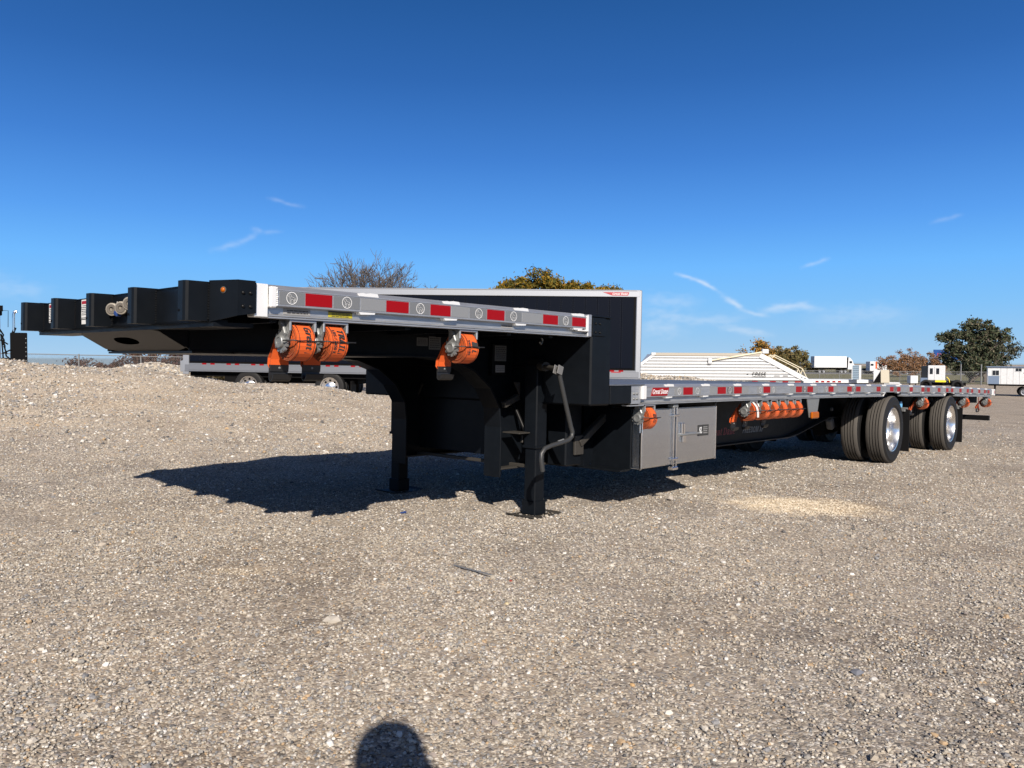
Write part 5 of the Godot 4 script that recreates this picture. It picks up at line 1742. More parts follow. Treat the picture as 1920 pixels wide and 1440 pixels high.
# ---------------------------------------------------------------- things on the far side of the yard
func hopper_trailer() -> void:
	# axes: x to the right, y up, z towards the viewer; the body's belly lies behind the second heap
	var o := thing("hopper_trailer", "white bottom-dump hopper trailer with ribbed sides and sloped ends", "trailer", Vector3(6.8, 0.0, -42.0), -0.03)
	var H := 1.53
	var a := MB.new()
	var P := func(list: Array) -> PackedVector2Array: return V2(list)
	# ribs: horizontal corrugations, each a rounded bar of its own between the sloped ends
	var rows := 8
	for i in rows:
		var y0 := 0.12 + i * (H - 0.20) / rows
		var y1 := y0 + (H - 0.20) / rows
		var ym := (y0 + y1) / 2
		var xl := maxf(0.0, lerpf(-0.35, 0.75, (ym - 0.6) / (H - 0.6))) if ym > 0.6 else 0.0
		var xr := lerpf(8.85, 6.35, clampf((ym - 0.15) / (H - 0.15), 0, 1))
		a = MB.new()
		var h := (y1 - y0) / 2
		a.prism(V2([-0.10, ym - h, 0.0, ym - h, 0.07, ym - h * 0.45, 0.095, ym, 0.07, ym + h * 0.55, 0.0, ym + h, -0.10, ym + h]), Transform3D(Basis(Vector3(0, 0, 1), Vector3(0, 1, 0), Vector3(-1, 0, 0)), Vector3(xr, 0, 0)), 0.0, xr - xl)
		part("side_rib", a, M["white_paint"], o)
	a = MB.new()
	a.prism(V2([0.05, 0.62, 0.75, H, 6.32, H, 8.85, 0.12, 8.0, -0.7, 1.2, -0.7, 0.05, 0.1]), Transform3D(Basis(), Vector3.ZERO), -2.35, -0.06)
	part("body", a, M["white_paint"], o)
	a = MB.new()
	a.bx(Vector3(3.55, H - 0.02, 0.03), Vector3(5.75, 0.17, 0.16), Basis(), 0.02)
	part("top_rail", a, M["worn_rail"], o)
	var f := func(p: Vector2, q: Vector2, w: float) -> void:
		var d := q - p
		a = MB.new()
		a.bx(Vector3((p.x + q.x) / 2, (p.y + q.y) / 2, 0.04), Vector3(d.length(), w, 0.16), Basis(Vector3.BACK, d.angle()), 0.015)
		part("end_beam", a, M["white_paint"], o)
	f.call(Vector2(6.35, H - 0.04), Vector2(8.85, 0.16), 0.26)
	f.call(Vector2(-0.05, 0.88), Vector2(0.78, H - 0.03), 0.15)
	a = MB.new()
	a.bx(Vector3(0.72, H + 0.0, 0.06), Vector3(0.24, 0.14, 0.22), Basis(), 0.02)
	a.bx(Vector3(6.62, H + 0.16, 0.06), Vector3(0.34, 0.24, 0.24), Basis(), 0.03)
	part("tarp_motor", a, M["white_paint"], o)
	a = MB.new()
	a.cyl(Vector3(6.45, H + 0.12, 0.10), Vector3(3.72, H - 0.34, 0.16), 0.045, 8)
	part("tarp_arm", a, M["pipe_cream"], o)
	a = MB.new()
	a.bx(Vector3(3.70, H - 0.36, 0.14), Vector3(0.20, 0.30, 0.14), Basis(), 0.02)
	part("arm_bracket", a, M["white_paint"], o)
	a = MB.new()
	for z in [-0.1, -0.8]:
		a.tube([Vector3(6.9, 1.32, z), Vector3(7.15, 1.52, z), Vector3(8.65, 0.78, z), Vector3(8.92, 0.22, z)], 0.028, 6)
		a.tube([Vector3(8.55, 0.42, z), Vector3(8.66, 0.78, z)], 0.024, 6)
		a.tube([Vector3(7.0, 1.28, z), Vector3(7.18, 1.50, z)], 0.024, 6)
	part("hand_rail", a, M["pipe_cream"], o)
	a = MB.new()
	a.bx(Vector3(8.9, 0.02, 0.0), Vector3(0.50, 0.30, 0.22), Basis(), 0.02)
	part("end_plate", a, M["white_paint"], o)
	a = MB.new()
	a.cyl(Vector3(8.55, 0.34, 0.12), Vector3(8.55, 0.34, 0.13), 0.035, 10)
	a.cyl(Vector3(8.72, 0.27, 0.12), Vector3(8.72, 0.27, 0.13), 0.035, 10)
	a.cyl(Vector3(5.72, 0.48, 0.09), Vector3(5.72, 0.48, 0.104), 0.035, 10)
	part("bolt", a, M["black_print"], o)
	a = MB.new()
	a.text("FRESE", 0.17, Transform3D(Basis.from_scale(Vector3(1.15, 1, 1)), Vector3(6.32, 0.50, 0.101)), "Droid Sans", true, 0.004, 0.15)
	a.text("TRUCKING", 0.06, Transform3D(Basis.from_scale(Vector3(1.7, 1, 1)), Vector3(6.32, 0.355, 0.101)), "Droid Sans", true, 0.004)
	part("name_print", a, M["black_print"], o)
	a = MB.new()
	a.bx(Vector3(7.25, 0.40, 0.101), Vector3(0.30, 0.045, 0.003))
	part("small_print", a, M["grey_print"], o)
	a = MB.new()
	a.bx(Vector3(7.70, 0.40, 0.101), Vector3(0.26, 0.06, 0.003))
	part("small_print", a, M["grey_print"], o)
	for i in 4:
		a = MB.new()
		a.bx(Vector3([6.1, 7.05, 7.7, 8.35][i], 0.09, 0.10), Vector3(0.30, 0.07, 0.004))
		part("red_tape", a, M["red_tape"], o)
	for q in [1.6, 7.6]:   # legs and wheels, hidden by the heap and the deck in front
		simple_wheel(o, Vector3(q, ground(6.8 + q, 42) + 0.5, -0.3), 0.5, 0.5, M["white_paint"])
		simple_wheel(o, Vector3(q, ground(6.8 + q, 42) + 0.5, -2.0), 0.5, 0.5, M["white_paint"], Vector3(0, 0, -1))
		a = MB.new()
		a.bx(Vector3(q, -0.3, -1.2), Vector3(0.9, 0.6, 1.2), Basis(), 0.02)
		part("axle_frame", a, M["black_dull"], o)


func far_yard() -> void:
	var a := MB.new()
	var g := ground(21, 50.5)
	# white low trailer with red and white tape
	var o := thing("low_trailer", "long low white trailer with red and white tape beyond the deck", "trailer", Vector3(17.3, g, -50.6), 0.0)
	a.bx(Vector3(3.1, 1.05, -1.2), Vector3(6.2, 0.22, 2.4), Basis(), 0.02)
	part("deck", a, M["white_paint"], o)
	for i in 9:
		a = MB.new()
		a.bx(Vector3(0.9 + i * 0.36, 1.03, 0.004), Vector3(0.20, 0.10, 0.006))
		part("red_tape", a, M["red_tape"], o)
	a = MB.new()
	a.bx(Vector3(3.1, 0.72, -1.2), Vector3(5.6, 0.42, 1.4), Basis(), 0.02)
	part("chassis", a, M["black_dull"], o)
	for q in [0.8, 1.9, 5.2]:
		simple_wheel(o, Vector3(q, 0.44, -0.2), 0.44, 0.3, M["white_paint"])
		simple_wheel(o, Vector3(q, 0.44, -2.2), 0.44, 0.3, M["white_paint"], Vector3(0, 0, -1))
	# louvred blue-grey ramp standing upright with its white post
	o = thing("loading_ramp", "upright blue-grey louvred ramp beside a white post on the low trailer", "ramp", Vector3(22.0, g + 1.16, -50.2), -0.42)
	for i in 8:
		a = MB.new()
		a.bx(Vector3(-0.05, 0.07 + i * 0.115, 0), Vector3(0.40, 0.085, 0.10), Basis(Vector3.RIGHT, 0.5), 0.008)
		part("slat", a, M["slate_light"], o)
	a = MB.new()
	for q in [-0.27, 0.20]: a.bx(Vector3(q, 0.47, 0), Vector3(0.05 if q < 0 else 0.14, 0.94, 0.12), Basis(), 0.01)
	part("post", a, M["white_paint"], o)
	# gooseneck of the low trailer: a tall white box with a dark slanted face
	o = thing("gooseneck_box", "white upright trailer headboard with a black slanted side", "headboard", Vector3(23.0, g + 1.0, -50.0), -0.42)
	a = MB.new()
	a.prism(V2([0.42, 0.0, 0.92, 0.0, 0.88, 0.82, 0.40, 0.80]), Transform3D(Basis(), Vector3.ZERO), -0.9, 0.0)
	part("panel", a, M["worn_white"], o)
	a = MB.new()
	a.prism(V2([0.0, 0.0, 0.42, 0.0, 0.40, 0.80, 0.0, 0.82]), Transform3D(Basis(), Vector3.ZERO), -0.9, -0.04)
	part("panel", a, M["white_paint"], o)
	a = MB.new()
	a.prism(V2([-0.02, 0.0, 0.425, 0.0, 0.405, 0.76]), Transform3D(Basis(), Vector3.ZERO), -0.038, 0.012)
	part("black_wedge", a, M["black_dull"], o)
	a = MB.new()
	a.bx(Vector3(1.05, -0.02, -0.4), Vector3(0.9, 0.10, 0.7), Basis(), 0.01)
	a.bx(Vector3(1.1, -0.12, -0.4), Vector3(1.0, 0.12, 0.6), Basis(), 0.01)
	part("foot", a, M["white_paint"], o)
	# yard tractor
	var yg := ground(41, 75)
	o = thing("yard_tractor", "small white yard tractor with two door windows and a yellow step", "truck", Vector3(38.95, yg, -75.0), -0.49)
	var up := -0.95 - yg
	a = MB.new()
	a.bx(Vector3(1.35, up + 1.17, -0.8), Vector3(1.46, 1.42, 1.6), Basis(), 0.05)
	part("cab", a, M["white_paint"], o)
	for q in [0.92, 1.45]:
		a = MB.new()
		a.bx(Vector3(q, up + 1.33, 0.004), Vector3(0.26, 0.56, 0.02), Basis(), 0.05)
		part("window", a, M["dark_glass"], o)
	a = MB.new()
	a.bx(Vector3(1.18, up + 1.12, 0.003), Vector3(0.02, 1.25, 0.012))
	part("door_seam", a, M["grey_print"], o)
	a = MB.new()
	a.bx(Vector3(0.36, up + 1.25, -0.85), Vector3(0.56, 1.15, 1.4), Basis(), 0.05)
	part("windscreen", a, M["dark_glass"], o)
	a = MB.new()
	a.bx(Vector3(0.34, up + 0.42, -0.8), Vector3(0.66, 0.55, 1.5), Basis(), 0.04)
	part("bonnet", a, M["slate_blue"], o)
	a = MB.new()
	a.bx(Vector3(1.7, up + 0.38, 0.02), Vector3(0.9, 0.16, 0.12), Basis(), 0.02)
	a.tube([Vector3(2.2, up + 0.8, 0.05), Vector3(2.4, up + 0.6, 0.05), Vector3(2.45, up + 0.3, 0.05)], 0.03, 6)
	part("step", a, M["yellow_paint"], o)
	a = MB.new()
	a.bx(Vector3(2.0, up + 0.12, -0.8), Vector3(3.6, 0.26, 0.9), Basis(), 0.02)
	a.bx(Vector3(2.9, up + 0.30, -0.8), Vector3(1.1, 0.18, 1.2), Basis(Vector3.BACK, -0.12), 0.02)
	part("chassis", a, M["black_dull"], o)
	for q in [0.5, 3.1]:
		simple_wheel(o, Vector3(q, 0.5, 0.0), 0.5, 0.34, M["black_dull"])
		simple_wheel(o, Vector3(q, 0.5, -1.6), 0.5, 0.34, M["black_dull"], Vector3(0, 0, -1))
	# pale box left of the tractor
	a = MB.new()
	a.bx(Vector3(0, 0.42, -0.35), Vector3(0.72, 0.74, 0.7), Basis(), 0.03)
	var crate := whole("utility_box", a, M["white_paint"], "square white box standing left of the yard tractor", "box", Vector3(38.5, -0.85, -75.2))
	a = MB.new()
	for q in [-0.28, 0.28]: a.bx(Vector3(q, -0.28, -0.35), Vector3(0.08, 0.72, 0.08))
	part("leg", a, M["fence_metal"], crate)
	# white site office on wheels
	var og := ground(39, 60)
	o = thing("site_office", "white mobile site office with a slate blue lower corner, on wheels at the right edge", "office trailer", Vector3(36.3, og, -60.0), -0.52)
	var fl := -0.43 - og
	a = MB.new()
	a.bx(Vector3(3.6, fl + 0.64, -1.3), Vector3(7.2, 1.28, 2.6), Basis(), 0.01)
	part("body", a, M["white_paint"], o)
	for i in 18:
		a = MB.new()
		a.bx(Vector3(0.85 + 0.4 * i - (0.0), fl + 0.64, 0.004), Vector3(0.012, 1.26, 0.012))
		part("seam", a, M["grey_label"], o)
	a = MB.new()
	a.bx(Vector3(3.6, fl + 1.31, -1.3), Vector3(7.4, 0.07, 2.8), Basis(), 0.01)
	part("roof", a, M["slate_blue"], o)
	a = MB.new()
	a.bx(Vector3(0.40, fl + 0.32, 0.004), Vector3(0.72, 0.62, 0.02), Basis(), 0.004)
	part("lower_panel", a, M["slate_blue"], o)
	for q in [[0.52, 0.86, 0.44, 0.36], [1.98, 1.10, 0.40, 0.22]]:
		a = MB.new()
		a.bx(Vector3(q[0], fl + q[1], 0.006), Vector3(q[2] + 0.06, q[3] + 0.06, 0.02), Basis(), 0.004)
		var fr := part("window", a, M["white_paint"], o)
		for k in 2:
			a = MB.new()
			a.bx(Vector3(q[0] + (k - 0.5) * q[2] * 0.5, fl + q[1], 0.014), Vector3(q[2] * 0.46, q[3], 0.012))
			part("pane", a, M["dark_glass"], fr)
	a = MB.new()
	a.bx(Vector3(2.75, fl + 0.86, 0.008), Vector3(0.9, 0.05, 0.006))
	a.bx(Vector3(2.9, fl + 0.72, 0.008), Vector3(0.6, 0.03, 0.006))
	part("name_print", a, M["black_print"], o)
	a = MB.new()
	a.bx(Vector3(3.6, fl - 0.06, -1.3), Vector3(7.0, 0.12, 2.3))
	part("chassis", a, M["black_dull"], o)
	for q in [2.38, 3.3]: simple_wheel(o, Vector3(q, 0.36, 0.0), 0.36, 0.24, M["van_rail"])
	for q in [2.38, 3.3]: simple_wheel(o, Vector3(q, 0.36, -2.5), 0.36, 0.24, M["van_rail"], Vector3(0, 0, -1))
	a = MB.new()
	for q in [0.5, 6.2]: a.bx(Vector3(q, (fl - 0.1) / 2, -0.3), Vector3(0.12, fl - 0.05, 0.12))
	part("prop", a, M["black_dull"], o)


func road_things() -> void:
	# the far road and what is on it
	var y0 := ground(86, 208) + 0.75
	var o := thing("lorry", "white articulated lorry on the far road, its tractor facing right", "lorry", Vector3(79.8, y0 - 0.75, -208.0))
	var a := MB.new()
	a.bx(Vector3(4.45, 2.95, -1.3), Vector3(8.6, 3.0, 2.6), Basis(), 0.03)
	part("box", a, M["white_paint"], o)
	a = MB.new()
	a.bx(Vector3(4.5, 1.2, -1.3), Vector3(8.4, 0.35, 1.6))
	part("chassis", a, M["black_dull"], o)
	a = MB.new()
	a.prism(V2([9.05, 1.0, 11.3, 1.0, 11.4, 1.9, 10.6, 2.3, 10.3, 3.3, 9.6, 4.1, 9.2, 4.2]), Transform3D(Basis(), Vector3.ZERO), -2.4, -0.1)
	part("cab", a, M["white_paint"], o)
	a = MB.new()
	a.bx(Vector3(9.8, 2.9, -0.09), Vector3(0.7, 0.6, 0.03), Basis(), 0.02)
	part("window", a, M["dark_glass"], o)
	a = MB.new()
	a.bx(Vector3(8.95, 2.7, -1.3), Vector3(0.25, 2.8, 2.3))
	part("gap_shield", a, M["black_dull"], o)
	for q in [1.6, 2.7, 7.4, 8.4, 10.8]: simple_wheel(o, Vector3(q, 0.5, -0.2), 0.5, 0.3, M["van_rail"])
	for q in [1.6, 2.7, 7.4, 8.4, 10.8]: simple_wheel(o, Vector3(q, 0.5, -2.3), 0.5, 0.3, M["van_rail"], Vector3(0, 0, -1))
	o = thing("lorry_trailer", "dark grey box trailer standing behind the white lorry on the far road", "trailer", Vector3(76.0, y0 - 0.75, -214.0))
	a = MB.new()
	a.bx(Vector3(2.2, 2.8, -1.3), Vector3(4.6, 2.9, 2.6), Basis(), 0.02)
	part("body", a, M["slate_dark"], o)
	for i in 7:
		a = MB.new()
		a.bx(Vector3(2.2, 1.6 + 0.4 * i, 0.01), Vector3(4.6, 0.05, 0.03))
		part("rib", a, M["grey_print"], o)
	for q in [0.9, 2.0]: simple_wheel(o, Vector3(q, 0.5, -0.2), 0.5, 0.3, M["black_dull"])
	o = thing("camper", "white camper with an orange stripe and red patch on the far road", "camper", Vector3(86.4, y0 - 0.75, -190.0))
	a = MB.new()
	a.bx(Vector3(2.4, 1.95, -1.2), Vector3(4.6, 2.3, 2.3), Basis(), 0.08)
	a.prism(V2([4.6, 0.8, 5.4, 0.8, 5.4, 1.5, 4.9, 1.9, 4.6, 2.4]), Transform3D(Basis(), Vector3.ZERO), -2.2, -0.1)
	part("body", a, M["white_paint"], o)
	a = MB.new()
	a.bx(Vector3(1.6, 2.2, -0.03), Vector3(0.40, 1.7, 0.04))
	part("stripe", a, M["orange_strap"], o)
	a = MB.new()
	a.bx(Vector3(3.7, 2.4, -0.03), Vector3(1.1, 0.36, 0.04))
	part("red_patch", a, M["red_print"], o)
	for q in [[0.6, 2.3], [2.6, 2.3]]:
		a = MB.new()
		a.bx(Vector3(q[0], q[1], -0.035), Vector3(0.7, 0.5, 0.03), Basis(), 0.02)
		part("window", a, M["dark_glass"], o)
	for q in [1.0, 4.5]: simple_wheel(o, Vector3(q, 0.4, -0.15), 0.4, 0.26, M["van_rail"])
	for q in [1.0, 4.5]: simple_wheel(o, Vector3(q, 0.4, -2.2), 0.4, 0.26, M["van_rail"], Vector3(0, 0, -1))
	for k in 2:
		o = thing("car", ["dark blue car on the far road, right of the white camper", "dark car on the far road, left of the white camper"][k], "car", Vector3([92.1, 84.2][k], y0 - 0.75, [-190.0, -193.0][k]), 0.0, "cars on the far road")
		a = MB.new()
		a.prism(V2([0.0, 0.3, 4.2, 0.3, 4.3, 0.75, 3.3, 0.95, 2.8, 1.42, 1.1, 1.45, 0.5, 1.0, 0.0, 0.9]), Transform3D(Basis(), Vector3.ZERO), -1.7, 0.0)
		part("body", a, M["slate_dark"], o)
		a = MB.new()
		a.prism(V2([0.75, 0.98, 3.05, 0.95, 2.7, 1.34, 1.2, 1.36]), Transform3D(Basis(), Vector3.ZERO), -0.01, 0.012)
		part("window", a, M["dark_glass"], o)
		for q in [0.85, 3.4]:
			simple_wheel(o, Vector3(q, 0.32, -0.08), 0.32, 0.2, M["van_rail"])
			simple_wheel(o, Vector3(q, 0.32, -1.62), 0.32, 0.2, M["van_rail"], Vector3(0, 0, -1))
	o = thing("billboard", "blue billboard half hidden by the large dark tree", "billboard", Vector3(99.2, ground(99, 180), -180.0))
	a = MB.new()
	a.bx(Vector3(0, 3.15 - ground(99, 180), 0), Vector3(5.6, 2.3, 0.2), Basis(), 0.02)
	part("board", a, M["billboard_blue"], o)
	a = MB.new()
	a.text("D&C", 0.55, Transform3D(Basis(), Vector3(-1.3, 3.2 - ground(99, 180), 0.12)), "Droid Sans", true, 0.02)
	part("red_letters", a, M["red_print"], o)
	a = MB.new()
	for q in [-1.8, 1.8]: a.cyl(Vector3(q, -0.2, 0), Vector3(q, 2.1 - ground(99, 180), 0), 0.12, 8)
	part("post", a, M["fence_metal"], o)


# ---------------------------------------------------------------- fences
func chain_fence(label: String, from: Vector2, to: Vector2, height: float, posts: int, gap: float, wire: float, tall: Array) -> void:   # ends as (x, distance)
	var o := thing("chain_link_fence", label, "fence")
	var P := func(k: float, up: float) -> Vector3:
		var q := from.lerp(to, k)
		return Vector3(q.x, ground(q.x, q.y) + up, -q.y)
	for i in posts + 1:
		var a := MB.new()
		var k := float(i) / posts
		var h: float = height + 0.05 + (0.9 if i in tall else 0.0)
		a.cyl(P.call(k, -0.2), P.call(k, h), 0.035 if not i in tall else 0.07, 8)
		part("post", a, M["fence_metal"], o)
	var r := MB.new()
	var line := []
	for i in posts * 2 + 1: line.append(P.call(float(i) / (posts * 2), height))
	r.tube(line, 0.024, 6)
	part("top_rail", r, M["fence_metal"], o)
	var m := MB.new()
	var L := from.distance_to(to)
	var n := int(L / gap)
	var run := height / L
	for i in range(-int(height / gap), n):
		for sg in [0, 1]:
			var k0 := i * gap / L
			var k1 := k0 + run
			var u0 := 0.05
			var u1 := height
			if k0 < 0.0:
				u0 = lerpf(0.05, height, -k0 / run)
				k0 = 0.0
			if k1 > 1.0:
				u1 = lerpf(u0, height, (1.0 - k0) / (k1 - k0))
				k1 = 1.0
			if sg == 0: m.tube([P.call(k0, u0), P.call(k1, u1)], wire, 3, false)
			else: m.tube([P.call(1.0 - k0, u0), P.call(1.0 - k1, u1)], wire, 3, false)
	part("wire_mesh", m, M["fence_metal"], o, true)


func left_edge() -> void:
	# back of a dark lorry cab standing beside a pale pole at the left edge
	var g := ground(-19, 30)
	var o := thing("dark_truck", "black back end of a lorry with exhaust stack at the left edge, above the heap", "lorry", Vector3(-19.25, g, -30.0), 0.57)
	var y := 0.92 - g
	var a := MB.new()
	a.bx(Vector3(0.37, y + 0.55, -1.0), Vector3(0.56, 1.20, 2.0), Basis(), 0.02)
	part("body", a, M["black_dull"], o)
	a = MB.new()
	for i in 6: a.cyl(Vector3(0.60, y + 0.08 + i * 0.17, 0.01), Vector3(0.60, y + 0.08 + i * 0.17, 0.025), 0.018, 8)
	part("bolt", a, M["zinc"], o)
	a = MB.new()
	a.bx(Vector3(0.20, y + 1.18, -0.3), Vector3(0.10, 0.36, 0.3), Basis(Vector3.BACK, -0.35), 0.01)
	a.bx(Vector3(-0.02, y + 0.42, 0.0), Vector3(0.34, 0.05, 0.05), Basis(Vector3.BACK, 0.5))
	a.bx(Vector3(-0.10, y + 0.78, 0.0), Vector3(0.30, 0.05, 0.05), Basis(Vector3.BACK, -0.6))
	a.bx(Vector3(-0.16, y + 0.55, 0.02), Vector3(0.05, 0.95, 0.05), Basis(Vector3.BACK, 0.06))
	a.bx(Vector3(0.0, y + 0.10, 0.0), Vector3(0.42, 0.16, 0.2), Basis(), 0.03)
	for i in 5: a.tube([Vector3(-0.26 + 0.05 * i, y + 1.3 - 0.22 * i, 0.05), Vector3(-0.12 + 0.02 * i, y + 1.05 - 0.2 * i, 0.08), Vector3(-0.2 + 0.06 * i, y + 0.82 - 0.16 * i, 0.05)], 0.03, 6)
	part("coupling_frame", a, M["black_dull"], o)
	a = MB.new()
	a.tube([Vector3(0.21, y + 1.2, -0.2), Vector3(0.21, y + 1.85, -0.2), Vector3(0.25, y + 1.95, -0.2), Vector3(0.33, y + 1.98, -0.2)], 0.055, 10)
	part("exhaust_stack", a, M["chrome"], o)
	a = MB.new()
	a.tube([Vector3(-0.3, y + 1.98, 0), Vector3(0.04, y + 1.98, 0), Vector3(0.03, y + 1.35, 0)], 0.012, 6)
	part("mirror_arm", a, M["black_dull"], o)
	for z in [-0.1, -1.9]: simple_wheel(o, Vector3(0.95, 0.52, z), 0.52, 0.4, M["black_dull"], Vector3(0, 0, 1) if z > -1.0 else Vector3(0, 0, -1))
	a = MB.new()
	a.bx(Vector3(0.5, 0.62, -1.0), Vector3(1.3, 0.25, 1.2), Basis(), 0.02)
	part("chassis", a, M["black_dull"], o)
	o = thing("pale_pole", "pale post with a black lamp head at the left edge of the yard", "post", Vector3(-19.46, g, -29.8))
	a = MB.new()
	a.bx(Vector3(0, 1.44, 0), Vector3(0.10, 3.0, 0.10), Basis(), 0.01)
	part("post", a, M["cream_metal"], o)
	a = MB.new()
	a.bx(Vector3(0.0, 2.98, 0), Vector3(0.22, 0.18, 0.2), Basis(), 0.03)
	a.cyl(Vector3(0.12, 3.05, 0), Vector3(0.12, 3.27, 0), 0.06, 10)
	part("lamp_head", a, M["black_dull"], o)


func far_ground() -> void:
	# grass beyond the right fence and the far road, laid on the same ground
	var xs := []
	var x := 25.0
	while x < 420.0:
		xs.append(x)
		x += 3.0
	var ds := []
	var d := 101.0
	while d < 700.0:
		ds.append(d)
		d += 4.0
	setting("grass_bank", sheet(xs, ds, 0.05, func(_x: float, _d: float) -> Color: return Color(1, 1, 1)), M["grass"])
	var mb := MB.new()
	var y := ground(86, 208)
	mb.bx(Vector3(230, y + 0.05, -202), Vector3(340, 0.14, 36))
	setting("far_road", mb.mesh(), M["asphalt"])


# ---------------------------------------------------------------- stray bits on the ground
func litter() -> void:
	var a := MB.new()
	var p := Vector3(-0.31, ground(-0.31, 4.26), -4.26)
	var q := Vector3(-0.10, ground(-0.10, 4.04), -4.04)
	a.bx(Vector3(0, 0.012, 0), Vector3(0.30, 0.004, 0.013), Basis(Vector3.UP, -atan2(q.z - p.z, q.x - p.x)) * Basis(Vector3.BACK, 0.02), 0.001)
	whole("metal_strip", a, M["van_rail"], "thin grey metal strip lying on the gravel in the foreground", "metal strip", (p + q) / 2)
	var list := [[-0.75, 3.29, 0.085, 0.45, Color(0.360, 0.331, 0.288), "flat pale stone in the left foreground, largest there"], [-2.38, 4.56, 0.075, 0.6, Color(0.302, 0.266, 0.223), "rounded tan stone among the gravel at the far left"], [1.25, 2.80, 0.05, 0.6, Color(0.115, 0.122, 0.144), "dark blue-grey stone in the right foreground"], [1.37, 6.74, 0.10, 0.5, Color(0.288, 0.259, 0.230), "lone grey-tan stone between the tool box and the sand patch"], [1.62, 2.62, 0.045, 0.6, Color(0.446, 0.432, 0.403), "white pebble near the right edge in the foreground"], [0.50, 2.45, 0.032, 0.7, Color(0.446, 0.418, 0.374), "white pebble right of the person's shadow"], [0.42, 2.66, 0.028, 0.7, Color(0.360, 0.238, 0.122), "orange-tan pebble above the white one, right of the shadow"], [-0.02, 3.62, 0.03, 0.7, Color(0.396, 0.324, 0.202), "yellow-tan pebble in front of the metal strip"], [0.0, 4.0, 0.022, 0.7, Color(0.180, 0.036, 0.029), "small dark red fragment just right of the metal strip"]]
	for i in list.size():
		var s: Array = list[i]
		var o := MeshInstance3D.new()
		o.name = named("stone")
		o.mesh = pebble(40 + i, s[3])
		var m: StandardMaterial3D = mat("stone_%d" % i, s[4], 0.85, 0.0, 0.3)
		o.material_override = m
		add_child(o)
		o.scale = Vector3.ONE * s[2]
		o.rotation.y = i * 1.3
		o.position = Vector3(s[0], ground(s[0], s[1]) + s[2] * 0.12, -s[1])
		o.set_meta("label", s[5])
		o.set_meta("category", "stone")
	a = MB.new()
	a.bx(Vector3(0, 0.008, 0), Vector3(0.045, 0.01, 0.02), Basis(Vector3.UP, 0.3), 0.003)
	a.bx(Vector3(0.012, 0.012, 0.004), Vector3(0.02, 0.014, 0.02), Basis(Vector3.UP, 0.9), 0.003)
	whole("blue_scrap", a, M["blue_metal"], "tiny dark blue scrap on the sunlit gravel before the far landing leg", "scrap", Vector3(-0.80, ground(-0.80, 5.8), -5.8))


